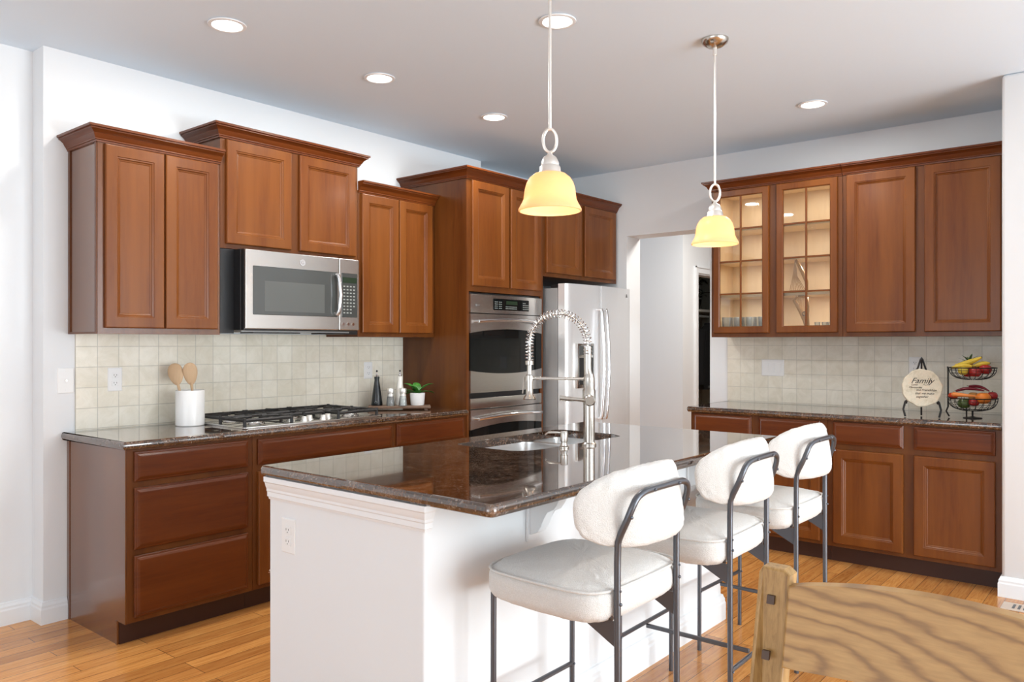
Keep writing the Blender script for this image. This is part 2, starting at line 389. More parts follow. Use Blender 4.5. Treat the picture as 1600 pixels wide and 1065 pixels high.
b.box(-3.13, -3.08, -.6, 3, .35, .4); b.box(-3.13, -3.08, -.6, 3, 2.45, 2.5); struct(b.build('window_2', M_trim))
# the hall beyond the opening and its closet
HX = 7.0; HY = 3.63
slab('wall_hall_left', HX, HX+.12, HY, 6.0, 0, ZC)
b = MB(); DX0, DX1, DZ = HX+.30, HX+1.15, 2.05
b.box(HX+.12, DX0, HY, HY+.12, 0, ZC); b.box(DX1, 9.2, HY, HY+.12, 0, ZC); b.box(DX0, DX1, HY, HY+.12, DZ, ZC)
struct(b.build('wall_hall', M_wall))
b = MB(); b.box(HX+.12, 9.1, 4.42, 4.5, 0, ZC); b.box(9.02, 9.1, HY+.12, 4.42, 0, ZC)
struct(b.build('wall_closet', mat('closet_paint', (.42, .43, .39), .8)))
slab('wall_hall_back', XR+.216, HX, 5.9, 6.0, 0, ZC); slab('wall_hall_end', 9.1, 9.2, .5, HY, 0, ZC); slab('wall_hall_side', 5.866, 9.2, .4, .5, 0, ZC)
b = MB(); cw = .065
b.box(DX0-cw, DX0, HY-.018, HY, 0, DZ+cw); b.box(DX1, DX1+cw, HY-.018, HY, 0, DZ+cw); b.box(DX0, DX1, HY-.018, HY, DZ, DZ+cw)
b.box(DX0-cw, DX1+cw, HY-.028, HY-.018, DZ+cw-.014, DZ+cw); b.box(DX0-cw, DX0-cw+.014, HY-.028, HY-.018, 0, DZ+cw)
b.box(DX0, DX0+.015, HY, HY+.12, 0, DZ); b.box(DX1-.015, DX1, HY, HY+.12, 0, DZ); b.box(DX0, DX1, HY, HY+.12, DZ-.015, DZ)
struct(b.build('trim_1', M_trim))
area('added_hall_fill', (6.45, 2.6, ZC-.06), (0, 0, 0), .4, .4, 34, (1, .96, .9))  # unseen lamp added to light the hall; no fitting is modelled
# baseboards
BB = [(0, 0), (.016, 0), (.016, .07), (.013, .078), (.013, .088), (.008, .098), (.006, .105), (0, .108)]
def base(name, path, left=False): struct(MB().sweep(path, BB, left).build(name, M_trim))
base('baseboard_left', [(1.605, YL), (1.5, YL), (1.5, 4.29), (-3.05, 4.29)], True)
base('baseboard_right', [(5.0, .68), (4.92, .68), (4.92, -4.05)])
base('baseboard_hall', [(DX0-cw, HY), (HX, HY), (HX, 5.9)], True)
base('baseboard_opening', [(XR, 2.55), (XR, OY0), (XR+.216, OY0)], True)

# tile backsplashes
b = MB().box(1.643, 3.8165, YL-.0085, YL-.0005, .9145, 1.40); o = b.build('tile_backsplash', M_tile_l, base=(0, 0, 0)); tag(o, 'cream tumbled square tiles on the wall behind the cooktop', 'backsplash')
b = MB().box(XR-.0085, XR-.0005, .682, 2.555, .9145, 1.40); o = b.build('tile_backsplash', M_tile_r, base=(0, 0, 0)); tag(o, 'cream tumbled square tiles on the wall behind the fruit basket', 'backsplash')

# ------------------------------------------------------------------ cabinets
FL_B, FL_U = 3.545, 3.84                 # faces of the left run
frL = lambda face: (lambda a, n, z: (a, face-n, z))
frR = lambda face: (lambda a, n, z: (face-n, a, z))
DOOR = [(0, 0), (0, .014), (.003, .019), (.006, .020), (.052, .020), (.0545, .0165), (.060, .0155), (.064, .0105), (.070, .0085), (.072, .0065)]
DRAW = [(0, 0), (0, .009), (.003, .0115), (.009, .0125), (.012, .015), (.020, .0195), (.024, .020)]
def door(p, fr, a0, a1, z0, z1, m=None):
    return MB().loops(fr, a0, a1, z0, z1, DOOR).build('door', m or M_cherry, p)
def drawer(p, fr, a0, a1, z0, z1):
    return MB().loops(fr, a0, a1, z0, z1, DRAW).build('drawer', M_cherry_x, p)
CROWN = [(0, 0), (.008, 0), (.009, .008), (.014, .010), (.014, .015), (.020, .022), (.027, .036), (.040, .047), (.048, .051), (.048, .057), (.056, .059), (.056, .070), (0, .070)]
def crown(p, path, z, left=False):
    return MB().sweep(path, [(o, z+q) for o, q in CROWN], left).build('crown_moulding', M_cherry_x, p, smooth=True, ang=20)
GB = .0008
def carcass(p, fr, a0, a1, depth, z0, z1, m=None):
    return MB().fbox(fr, a0+GB, a1-GB, -depth+.002, 0, z0, z1, .0008).build('carcass', m or M_cherry_dk, p)

# --- left wall, upper units
fu = frL(FL_U)
t = thing('wall_cabinet', 'tall cherry wall cabinet with two doors at the left end of the run', 'cabinet', (1.615, FL_U, 1.39))
carcass(t, fu, 1.615, 2.235, .32, 1.392, 2.30, M_end)
MB().box(1.610, 1.615, FL_U+.003, FL_U+.018, 1.392, 2.29).box(1.611, 1.616, 4.135, 4.158, 1.392, 2.29).box(1.610, 1.6155, FL_U+.018, 4.135, 1.392, 1.402).build('side_trim', M_cherry_dk, t)
door(t, fu, 1.645, 1.928, 1.42, 2.283); door(t, fu, 1.935, 2.215, 1.42, 2.283)
crown(t, [(1.615, 4.158), (1.615, FL_U), (2.235, FL_U)], 2.287)
t = thing('wall_cabinet', 'cherry wall cabinet above the microwave, set higher than its neighbours', 'cabinet', (2.235, FL_U, 1.85))
carcass(t, fu, 2.235, 3.155, .32, 1.85, 2.44)
door(t, fu, 2.265, 2.667, 1.875, 2.425); door(t, fu, 2.722, 3.128, 1.875, 2.425)
crown(t, [(2.235, 4.158), (2.235, FL_U), (3.155, FL_U), (3.155, 4.158)], 2.430)
t = thing('wall_cabinet', 'cherry wall cabinet with two narrow doors right of the microwave', 'cabinet', (3.155, FL_U, 1.39))
carcass(t, fu, 3.155, 3.815, .32, 1.387, 2.29)
door(t, fu, 3.178, 3.480, 1.412, 2.272); door(t, fu, 3.487, 3.785, 1.412, 2.272)
crown(t, [(3.157, FL_U), (3.813, FL_U)], 2.275)

# --- tall oven cabinet, with an opening for the double oven
ft = frL(3.54); TX0, TX1 = 3.817, 4.64
t = thing('oven_cabinet', 'floor-to-crown cherry cabinet housing the double oven', 'cabinet', (TX0, 3.54, 0))
b = MB()
ti, tj = TX0+.022, TX1-.03; b.fbox(ft, ti, tj, -.612, 0, 1.69, 2.44).fbox(ft, TX0, ti, -.612, 0, .0, 2.44).fbox(ft, tj, TX1, -.612, 0, .0, 2.44).fbox(ft, ti, tj, -.612, -.59, .30, 1.69).fbox(ft, ti, tj, -.612, 0, .10, .30).fbox(ft, ti, tj, -.6, -.07, 0, .10)
b.build('carcass', M_cherry_dk, t)
MB().box(TX0-.003, TX0, 3.543, 3.575, .0, 2.42).build('side_trim', M_cherry_dk, t)
door(t, ft, 3.856, 4.232, 1.727, 2.425); door(t, ft, 4.255, 4.600, 1.727, 2.425)
crown(t, [(TX0, 4.158), (TX0, 3.54), (4.638, 3.54)], 2.430)
t = thing('wall_cabinet', 'cherry wall cabinet hung over the steel fridge', 'cabinet', (4.64, 3.54, 1.84))
carcass(t, ft, 4.64, 5.648, .60, 1.84, 2.44)
door(t, ft, 4.668, 5.120, 1.868, 2.425); door(t, ft, 5.165, 5.612, 1.868, 2.425)
crown(t, [(4.642, 3.54), (5.648, 3.54)], 2.430)

# --- left wall, base units
fb = frL(FL_B)
def base_unit(a0, a1, label, parts, fr, faceax, depth, loc, endpanel=False):
    t = thing('base_cabinet', label, 'cabinet', loc)
    MB().fbox(fr, a0+GB, a1-GB, -depth, 0, .105, .876, .0008).build('carcass', M_cherry_dk, t)
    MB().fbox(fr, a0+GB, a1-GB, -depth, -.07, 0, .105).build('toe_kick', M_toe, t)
    for kind, p0, p1, z0, z1 in parts:
        (drawer if kind == 'd' else door)(t, fr, p0, p1, z0, z1)
    return t
t = base_unit(1.615, 2.240, 'cherry base cabinet with three wide drawers left of the island', [('d', 1.646, 2.212, .732, .866), ('d', 1.646, 2.212, .430, .704), ('d', 1.646, 2.212, .128, .402)], fb, 0, .61, (1.615, FL_B, 0))
MB().box(1.609, 1.615, FL_B+.075, 4.157, .0, .105).box(1.609, 1.615, FL_B, 4.157, .105, .876).box(1.606, 1.609, 4.13, 4.157, 0, .876).box(1.606, 1.609, FL_B+.075, FL_B+.09, .0, .105).build('end_panel', M_end, t)
base_unit(2.240, 3.180, 'cherry base cabinet under the gas cooktop', [('d', 2.267, 3.160, .735, .863), ('p', 2.267, 2.70, .128, .700), ('p', 2.71, 3.160, .128, .700)], fb, 0, .61, (2.24, FL_B, 0))
base_unit(3.180, 3.815, 'cherry base cabinet between the cooktop and the oven', [('d', 3.200, 3.785, .735, .868), ('p', 3.200, 3.785, .128, .700)], fb, 0, .61, (3.18, FL_B, 0))

# --- right wall base units
FR_B, FR_U = 5.0, 5.32
fbr = frR(FR_B); fur = frR(FR_U)
base_unit(1.612, 2.530, 'cherry base cabinet on the far wall, its lower half behind the stools', [('d', 2.095, 2.505, .735, .868), ('d', 1.655, 2.045, .735, .868), ('p', 2.095, 2.505, .128, .702), ('p', 1.655, 2.045, .128, .702)], fbr, 1, .645, (FR_B, 1.612, 0))
base_unit(.684, 1.612, 'cherry base cabinet on the far wall, under the fruit basket', [('d', 1.180, 1.575, .735, .868), ('d', .718, 1.124, .735, .868), ('p', 1.180, 1.575, .128, .702), ('p', .718, 1.124, .128, .702)], fbr, 1, .645, (FR_B, .69, 0))
# --- right wall upper units
t = thing('wall_cabinet', 'cherry wall cabinet with two solid doors on the far wall', 'cabinet', (FR_U, .69, 1.39))
carcass(t, fur, .684, 1.618, .328, 1.39, 2.44)
door(t, fur, 1.186, 1.592, 1.417, 2.428); door(t, fur, .735, 1.136, 1.417, 2.428)
crown(t, [(FR_U, 1.617), (FR_U, .683)], 2.432)
t = thing('glass_cabinet', 'cherry wall cabinet with two multi-pane glass doors', 'cabinet', (FR_U, 1.62, 1.39))
G0, G1 = 1.6195, 2.530
b = MB(); b.fbox(fur, G0, G0+.018, -.326, -.018, 1.39, 2.44).fbox(fur, G1-.018, G1, -.326, -.018, 1.39, 2.44).fbox(fur, G0+.018, G1-.018, -.326, -.018, 1.39, 1.425).fbox(fur, G0+.018, G1-.018, -.326, -.018, 2.42, 2.44)
b.fbox(fur, G0, G0+.035, -.018, 0, 1.39, 2.44).fbox(fur, G1-.035, G1, -.018, 0, 1.39, 2.44).fbox(fur, 2.04, 2.115, -.018, 0, 1.39, 2.44)
for q0, q1 in ((G0+.035, 2.04), (2.115, G1-.035)): b.fbox(fur, q0, q1, -.018, 0, 1.39, 1.425).fbox(fur, q0, q1, -.018, 0, 2.40, 2.44)
b.build('carcass', M_cherry_dk, t)
b = MB(); b.fbox(fur, G0+.018, G1-.018, -.326, -.316, 1.425, 2.42).fbox(fur, G0+.018, G0+.021, -.316, -.02, 1.425, 2.42).fbox(fur, G1-.021, G1-.018, -.316, -.02, 1.425, 2.42).fbox(fur, G0+.02, G1-.02, -.316, -.02, 1.425, 1.428).fbox(fur, G0+.02, G1-.02, -.316, -.02, 2.416, 2.42)
b.build('lining', M_maple, t)
for z in (1.925, 1.680, 2.150): MB().fbox(fur, G0+.022, G1-.022, -.314, -.03, z-.009, z+.009).build('shelf', M_maple, t)
for a0, a1 in ((2.103, 2.510), (1.648, 2.052)):
    d = MB(); z0, z1 = 1.417, 2.428; wd = .048
    lp = [(0, 0), (0, .014), (.003, .019), (.006, .020), (wd-.006, .020), (wd, .013), (wd, .0)]
    d.loops(fur, a0, a1, z0, z1, lp, cap=False, back=False)
    R0 = d.b.faces.new  # back ring
    d.loops(fur, a0, a1, z0, z1, [(0, 0), (wd, 0)], cap=False, back=False)
    dr = d.build('door', M_cherry, t)
    mu = MB(); am = (a0+a1)/2; mu.fbox(fur, am-.006, am+.006, .003, .016, z0+wd, z1-wd, .002)
    for k in (1, 2, 3): z = z0+wd+(z1-z0-2*wd)*k/4; mu.fbox(fur, a0+wd, a1-wd, .003, .0155, z-.006, z+.006, .002)
    mu.build('muntin', M_cherry, dr)
    MB().fbox(fur, a0+wd-.002, a1-wd+.002, .0005, .0025, z0+wd-.002, z1-wd+.002).build('glass_pane', M_pane, dr)
crown(t, [(XR-.002, G1), (FR_U, G1), (FR_U, 1.6195)], 2.432, left=False)

# ------------------------------------------------------------------ granite tops
def rounded(poly, rad, seg=5):
    out = []; n = len(poly)
    for i in range(n):
        p = Vector(poly[i]); a = Vector(poly[i-1]); c = Vector(poly[(i+1) % n]); r = rad[i] if isinstance(rad, (list, tuple)) else rad
        if r <= 0: out.append(tuple(p)); continue
        u = (a-p).normalized(); v = (c-p).normalized()
        for k in range(seg+1):
            t_ = k/seg; q = (p+u*r)*(1-t_)**2+p*2*t_*(1-t_)+(p+v*r)*t_*t_; out.append((q.x, q.y))
    return out
def offs(poly, d, mask=None):
    n = len(poly); out = []
    for i in range(n):
        p = Vector(poly[i]); a = Vector(poly[i-1]); c = Vector(poly[(i+1) % n])
        d0 = (p-a).normalized(); d1 = (c-p).normalized(); n0 = Vector((-d0.y, d0.x)); n1 = Vector((-d1.y, d1.x)); m = n0+n1; m = m/max(m.dot(n0), .2)
        q = p+m*d; out.append((q.x, q.y))
    return out
def slab_top(poly, z0, z1, hole=None):
    """poly counter-clockwise, bullnosed all round"""
    b = MB(); r = (z1-z0)/2; rings = []
    K = 10
    for k in range(K+1):
        a = PI*k/K; ins = r*(1-math.sin(a))*.75; z = z0+r*(1-math.cos(a))
        rings.append([b.b.verts.new((x, y, z)) for x, y in offs(poly, ins)])
    n = len(poly)
    for A, B in zip(rings, rings[1:]):
        for j in range(n): b.b.faces.new((A[j], A[(j+1) % n], B[(j+1) % n], B[j]))
    if not hole: b.b.faces.new(rings[0][::-1]); b.b.faces.new(rings[-1])
    else:
        hb = [b.b.verts.new((x, y, z0)) for x, y in hole]; hm = [b.b.verts.new((x, y, z1-.003)) for x, y in hole]; ht = [b.b.verts.new((x, y, z1)) for x, y in offs(hole, -.003)]
        m = len(hole)
        for A, B in ((hb, hm), (hm, ht)):
            for j in range(m): b.b.faces.new((A[j], A[(j+1) % m], B[(j+1) % m], B[j]))
        for outer, inner in ((rings[-1], ht), (rings[0], hb)):
            es = [b.b.edges.get((outer[j], outer[(j+1) % n])) for j in range(n)]+[b.b.edges.get((inner[j], inner[(j+1) % m])) for j in range(m)]
            bmesh.ops.triangle_fill(b.b, use_beauty=True, edges=es)
    return b
o = slab_top(rounded([(1.590, 3.518), (3.814, 3.518), (3.814, 4.158), (1.578, 4.158)], [.012, 0, 0, .004]), .877, .914).build('countertop', M_gran, smooth=True, ang=10, base=(1.6, 3.8, .877)); tag(o, 'dark granite countertop carrying the gas cooktop', 'countertop')
o = slab_top(rounded([(4.965, .686), (5.648, .686), (5.648, 2.548), (4.965, 2.548)], [0, 0, .004, .012]), .877, .914).build('countertop', M_gran, smooth=True, ang=10, base=(5.3, 1.6, .877)); tag(o, 'dark granite countertop on the far wall under the fruit basket', 'countertop')

# ------------------------------------------------------------------ island
rounded2 = lambda p, r_: rounded(p, r_, 5)
IX0, IX1, IY0, IY1 = 1.600, 3.665, 1.392, 2.497
BX0, BX1, BY0, BY1 = 1.630, 3.64, 1.680, 2.465
hole = rounded([(2.462, 2.370), (2.462, 2.02), (2.56, 1.972), (3.18, 1.960), (3.235, 2.05), (3.235, 2.370)], [.06, .05, .05, .03, .03, .05], 5)[::-1]
isl = thing('kitchen_island', 'white kitchen island with moulded trim in front of the stools', 'island', (2.6, 2.0, 0))
# hollow body so the sink can hang in it
b = MB(); PI_ = [(BX0, BY0), (BX1, BY0), (BX1, BY1), (BX1-.05, BY1), (BX1-.05, BY0+.11), (BX0+.05, BY0+.11), (BX0+.05, BY1), (BX0, BY1)]; b.prism(rounded2(PI_, [.012, .012, 0, 0, 0, 0, 0, 0]), lambda a, y, z: (a, y, z), 0, .877); b.box(BX0+.051, BX1-.051, BY1-.02, BY1-.001, .1, .877)
b.box(BX0+.051, BX1-.051, BY0+.111, BY1-.021, .02, .1)
b.build('body', M_wall, isl, smooth=True)
CR2 = [(0, .795), (.006, .795), (.008, .803), (.013, .806), (.013, .822), (.016, .826), (.016, .834), (.020, .842), (.023, .855), (.028, .860), (.028, .877), (0, .877)]
MB().sweep([(BX0+.02, BY0-.001), (BX0, BY0-.001), (BX0, BY1)], CR2, left=True).build('trim_moulding', M_trim, isl, smooth=True, ang=20)
MB().sweep([(BX1, BY1), (BX1, BY0), (BX0, BY0)], [(o, z*1.15) for o, z in BB], left=True).build('baseboard', M_trim, isl)
def corbel(x):
    pr = [(0, .876), (.17, .876), (.17, .852), (.150, .846), (.135, .835), (.128, .815), (.112, .795), (.085, .785), (.072, .765), (.062, .735), (.045, .712), (.02, .70), (0, .695)]
    b = MB().prism(pr, lambda a, z, t_: (t_, BY0-a, z), x-.022, x+.022, .002)
    b.box(x-.03, x+.03, BY0-.012, BY0, .675, .876, .003)
    return b.build('corbel', M_trim, isl, smooth=True, ang=25)
for x in (2.135, 2.72, 3.30): corbel(x)
o = slab_top(rounded([(IX0, IY0), (IX1, IY0), (IX1, IY1), (IX0, IY1)], .028, 6), .877, .914, hole).build('countertop', M_gran, smooth=True, ang=10, base=(2.6, 2, .877)); tag(o, 'dark granite slab on the white island, cut out for the sink', 'countertop')
# sink
t = thing('kitchen_sink', 'undermounted double-bowl steel sink in the island', 'sink', (2.85, 2.17, .68))
def bowl(x0, x1, y0, y1, zb, zt):
    b = MB(); rings = []
    P = rounded([(x0, y0), (x1, y0), (x1, y1), (x0, y1)], .06, 6)
    for ins, z in ((-.022, zt), (0, zt), (.002, zt-.01), (.006, zb+.04), (.018, zb+.01), (.045, zb)):
        rings.append([b.b.verts.new((x, y, z)) for x, y in offs(P, ins)])
    n = len(P)
    for A, B in zip(rings, rings[1:]):
        for j in range(n): b.b.faces.new((A[j], A[(j+1) % n], B[(j+1) % n], B[j]))
    b.b.faces.new(rings[-1]); return b
bowl(2.450, 2.985, 1.962, 2.385, .68, .8755).build('bowl', M_sink, t, smooth=True)
bowl(3.030, 3.248, 1.952, 2.385, .72, .8755).build('bowl', M_sink, t, smooth=True)
for x_, z_ in ((2.72, .6805), (3.14, .7205)): MB().cyl((x_, 2.18, z_), (x_, 2.18, z_+.0035), .045).build('drain', M_chrome, t)

# faucet: post, valve body, spring arch, spray head
fx, fy = 2.815, 1.900; sd = Vector((-.42, .907, 0)).normalized()
t = thing('spring_faucet', 'tall brushed nickel pull-down faucet with a coiled spring arch', 'faucet', (fx, fy, .914))
V = lambda r, z: (fx+sd.x*r, fy+sd.y*r, z)
MB().lathe([(0, 0), (.031, 0), (.031, .006), (.027, .010), (.0245, .012), (.0245, .18), (.0, .18)], (fx, fy, .9145), 36).build('base_post', M_nickel, t, smooth=True)
b = MB(); b.lathe([(.0245, 0), (.0275, .004), (.0275, .055), (.024, .060), (.024, .105), (.022, .115), (.020, .125), (0, .126)], (fx, fy, 1.093), 32)
b.build('valve_body', M_nickel, t, smooth=True)
# the riser leans in from the valve to the spring
pts = [(fx, fy, 1.205), V(.006, 1.225), V(.012, 1.25)]; 
MB().tube([V(0, 1.20), V(.004, 1.225), V(.006, 1.24), V(.006, 1.335)], [.022, .0175, .0165, .0165], 20).build('riser', M_nickel, t, smooth=True)
side = Vector((-.80, -.6, 0)).normalized()
hub = Vector((fx, fy, 1.108))
MB().cyl(hub, hub+side*.062, .024, .024, 24).cyl(hub+side*.062, hub+side*.068, .024, .019, 24).build('handle_hub', M_nickel, t, smooth=True)
hd = Vector((-.637, .771, 0)); h0 = hub+side*.045
MB().tube([h0+hd*.02, h0+hd*.05+Vector((0, 0, .003)), h0+hd*.09+Vector((0, 0, .006)), h0+hd*.125+Vector((0, 0, .009))], [.0075, .0075, .010, .0115], 14).build('lever', M_nickel, t, smooth=True)
# hose path: straight up then a half circle, then down
arc = []; R = .1275; zt = 1.345
for k in range(12): arc.append(V(.006, 1.30+.045*k/11))
for k in range(1, 60): a = PI*k/60; arc.append(V(.006+R-R*math.cos(a), zt+R*math.sin(a)*1.03))
for k in range(12): arc.append(V(.006+2*R, zt-.075*k/11))
MB().tube(arc, .0062, 12).build('hose', M_nickel, t, smooth=True)
# coil around the path
sp = []; n = len(arc); A = [Vector(p) for p in arc]; turns = 38; up = None; perp = Vector((-sd.y, sd.x, 0)); steps = turns*14
Ls = [0]
for i in range(1, n): Ls.append(Ls[-1]+(A[i]-A[i-1]).length)
for k in range(steps+1):
    s_ = Ls[-1]*k/steps; i = next(j for j in range(1, n) if Ls[j] >= s_-1e-9); f_ = (s_-Ls[i-1])/(Ls[i]-Ls[i-1]); p = A[i-1].lerp(A[i], f_); tg = (A[i]-A[i-1]).normalized(); nn = tg.cross(perp).normalized()
    a = 2*PI*turns*k/steps; sp.append(p+(nn*math.cos(a)+perp*math.sin(a))*.0175)
MB().tube(sp, .0019, 6).build('spring', M_chrome, t, smooth=True)
tip = V(.006+2*R, 0)
MB().lathe([(0, 0), (.027, 0), (.028, .004), (.024, .012), (.0165, .022), (.0155, .05), (.0155, .105), (.011, .110), (.010, .15), (.018, .152), (.018, .168), (.009, .170), (0, .17)], (tip[0], tip[1], 1.103), 32).build('spray_head', M_nickel, t, smooth=True)
tv = Vector(tip); q = tv+hd*.02
MB().tube([tv+hd*.012+Vector((0, 0, 1.205)), tv+hd*.024+Vector((0, 0, 1.20)), tv+hd*.026+Vector((0, 0, 1.16)), tv+hd*.030+Vector((0, 0, 1.13))], .0032, 8).build('spray_lever', M_nickel, t, smooth=True)
MB().cyl(V(.012, 1.196), V(.006+2*R-.006, 1.196), .0065, seg=14).build('support_arm', M_nickel, t, smooth=True)
MB().cyl((tip[0], tip[1], 1.186), (tip[0], tip[1], 1.206), .019, seg=24).build('support_ring', M_nickel, t, smooth=True)
# soap dispenser
sx, sy = 2.668, 1.925
t = thing('soap_dispenser', 'short brushed nickel soap dispenser beside the faucet', 'soap dispenser', (sx, sy, .914))
MB().lathe([(0, 0), (.021, 0), (.021, .006), (.015, .010), (.013, .02), (.013, .026), (.0155, .028), (.0155, .066), (.014, .069), (0, .069)], (sx, sy, .9145), 28).build('pump', M_nickel, t, smooth=True)
sdir = Vector((-.25, .97, 0)).normalized()
MB().tube([Vector((sx, sy, .976)), Vector((sx, sy, .978))+sdir*.03, Vector((sx, sy, .976))+sdir*.07, Vector((sx, sy, .966))+sdir*.085], [.0045, .0045, .004, .0035], 10).build('spout', M_nickel, t, smooth=True)

# ------------------------------------------------------------------ microwave
mx0, mx1, mf = 2.318, 3.080, 3.745; mz0, mz1 = 1.412, 1.848
fm = frL(mf)
t = thing('microwave', 'stainless over-the-range microwave below the raised cabinet', 'microwave', (2.70, 4.0, mz0))
MB().box(mx0, mx1, mf+.035, 4.155, mz0+.005, mz1, .003).build('housing', M_black, t)
MB().box(2.237, mx0-.001, FL_U+.003, FL_U+.018, 1.40, 1.848).build('filler_panel', M_black, t); MB().box(mx1+.001, 3.153, FL_U+.003, FL_U+.018, 1.40, 1.848).build('filler_panel', M_black, t)
MB().box(mx0+.001, mx1-.001, mf+.004, mf+.034, mz0+.004, mz1-.001, .003).build('door_edge', M_black, t)
dx = mx1-.150
d = MB().fbox(fm, mx0+.001, dx-.001, -.004, .012, mz0+.012, mz1-.003, .004).build('door', M_steel, t)
MB().fbox(fm, mx0+.045, dx-.012, .011, .014, mz0+.088, mz1-.088, .003).build('window', M_mwglass, d)
MB().fbox(fm, mx0+.115, dx-.105, .0138, .0146, mz0+.108, mz1-.165, 0).build('inner_window', M_mwin, d)
MB().tube([fm(dx-.028, .012, mz1-.105), fm(dx-.028, .036, mz1-.105), fm(dx-.024, .045, mz1-.125), fm(dx-.017, .050, (mz0+mz1)/2), fm(dx-.024, .045, mz0+.125), fm(dx-.028, .036, mz0+.105), fm(dx-.028, .012, mz0+.105)], [.012, .012, .011, .011, .011, .012, .012], 12).build('handle', M_chrome, d, smooth=True)
p = MB().fbox(fm, dx+.001, mx1-.001, -.004, .012, mz0+.012, mz1-.003, .004).build('control_panel', M_steel, t)
MB().fbox(fm, dx+.018, mx1-.016, .0115, .0135, mz0+.088, mz1-.088, .002).build('keypad', M_mwglass, p)
MB().fbox(fm, dx+.024, mx1-.022, .0135, .0142, mz1-.145, mz1-.112).build('display', M_display, p)
b = MB()
for r_ in range(9):
    for c_ in range(4):
        if r_ > 6 and c_ > 2: continue
        a = dx+.030+c_*.024; z = mz1-.165-r_*.0195; b.fbox(fm, a, a+.013, .0135, .0139, z-.004, z+.003)
b.build('key_legends', M_legend, p)
b = MB()
for k in range(3): a = dx+.030+k*.036; b.cyl(fm(a, .011, mz0+.048), fm(a, .016, mz0+.048), .009, seg=16)
b.build('button', M_chrome, p)
b = MB(); b.cyl(fm(2.675, .012, mz1-.050), fm(2.675, .0145, mz1-.050), .018, seg=28); lg = b.build('emblem', M_chrome, d, smooth=True)
text('G', 'emblem_monogram', M_steel, d, .028, Matrix.Translation(Vector(fm(2.675, .0150, mz1-.050))) @ Matrix.Rotation(PI/2, 4, 'X'))
MB().box(mx0+.02, mx1-.02, mf+.06, 4.1, mz0-.004, mz0+.005).build('bottom_plate', mat('grey_plate', (.35, .36, .36), .4, .5), t)
MB().box(mx0+.10, mx0+.40, mf+.07, mf+.20, mz0-.010, mz0-.004).box(mx1-.22, mx1-.02, mf+.07, mf+.16, mz0-.012, mz0-.004).build('vent_grille', M_black, t)

# ------------------------------------------------------------------ double oven
ox0, ox1, of = TX0+.024, TX1-.032, 3.538
fo = frL(of)
t = thing('double_oven', 'stainless double wall oven built into the tall cabinet', 'oven', (4.22, 3.8, .31))
MB().box(ox0+.003, ox1-.003, of+.012, 4.10, .305, 1.685).build('housing', M_black, t)
cp = MB().prism([(ox0, 0), (ox1, 0), (ox1, .012), (ox1-.10, .020), ((ox0+ox1)/2, .026), (ox0+.10, .020), (ox0, .012)], lambda a, n, z: fo(a, n, z), 1.549, 1.672, .002).build('control_panel', M_steel, t, smooth=True, ang=30)
om = (ox0+ox1)/2
k0, k1 = ox0+.215, ox0+.60
MB().prism([(k0, .01), (k1, .01), (k1, .0245), (om, .0275), (k0, .0245)], lambda a, n, z: fo(a, n, z), 1.573, 1.650).build('display', M_blackgl, cp)
b = MB()
for (aa, nn, rr) in ((k0+.012, 2, 4), (k0+.055, 2, 4), (k1-.070, 2, 4), (k1-.036, 2, 3)):
    for i in range(nn):
        for j in range(rr): b.fbox(fo, aa+i*.017, aa+i*.017+.010, .024, .0283, 1.583+j*.014, 1.588+j*.014)
for i in range(8): b.fbox(fo, k0+.125+i*.0155, k0+.134+i*.0155, .024, .0292, 1.583, 1.588); b.fbox(fo, k0+.125+i*.0155, k0+.134+i*.0155, .024, .0292, 1.596, 1.600)
b.build('key_legends', M_legend, cp)
MB().fbox(fo, k0+.13, k0+.25, .024, .0290, 1.612, 1.638).build('clock', M_display, cp)
MB().cyl(fo(ox0+.05, .014, 1.600), fo(ox0+.05, .0175, 1.600), .008, seg=14).fbox(fo, ox0+.062, ox0+.092, .014, .0185, 1.598, 1.602).build('emblem', M_slot, cp)
def oven_door(z0, z1, wz0, wz1, hz):
    """steel face with an almond-shaped dark window"""
    d = MB(); K = 24; top = []; bot = []
    for k in range(K+1):
        s_ = k/K; a = ox0+(ox1-ox0)*s_; bow = 4*s_*(1-s_)
        top.append((a, wz1+.028*bow, .012+.014*bow)); bot.append((a, wz0-.025*bow, .012+.014*bow))
    def strip(zlo, zhi, m_, nm, off=0):
        b = MB(); g = []
        for k in range(K+1):
            a, _, n_ = top[k]; g.append([b.b.verts.new(Vector(fo(a, n_+off, zlo(k)))), b.b.verts.new(Vector(fo(a, n_+off, zhi(k)))), b.b.verts.new(Vector(fo(a, -.005, zhi(k)))), b.b.verts.new(Vector(fo(a, -.005, zlo(k))))])
        for A_, B_ in zip(g, g[1:]):
            for j in range(4): b.b.faces.new((A_[j], A_[(j+1) % 4], B_[(j+1) % 4], B_[j]))
        b.b.faces.new(g[0]); b.b.faces.new(g[-1][::-1]); return b
    door_ = strip(lambda k: top[k][1], lambda k: z1, None, '').build('door', M_steel, t, smooth=True, ang=30)
    strip(lambda k: z0, lambda k: bot[k][1], None, '').build('door_base', M_steel, door_, smooth=True, ang=30)
    strip(lambda k: bot[k][1], lambda k: top[k][1], None, '', -.003).build('window', M_blackgl, door_, smooth=True, ang=30)
    hp = []
    for k in range(25):
        s_ = k/24; hp.append(fo(ox0+.045+(ox1-ox0-.09)*s_, .045+.028*math.sin(PI*s_), hz+.014*math.sin(PI*s_)))
    MB().tube(hp, .0115, 12).cyl(fo(ox0+.05, .012, hz), fo(ox0+.05, .05, hz), .007).cyl(fo(ox1-.05, .012, hz), fo(ox1-.05, .05, hz), .007).build('handle', M_chrome, door_, smooth=True)
oven_door(1.018, 1.543, 1.165, 1.415, 1.492)
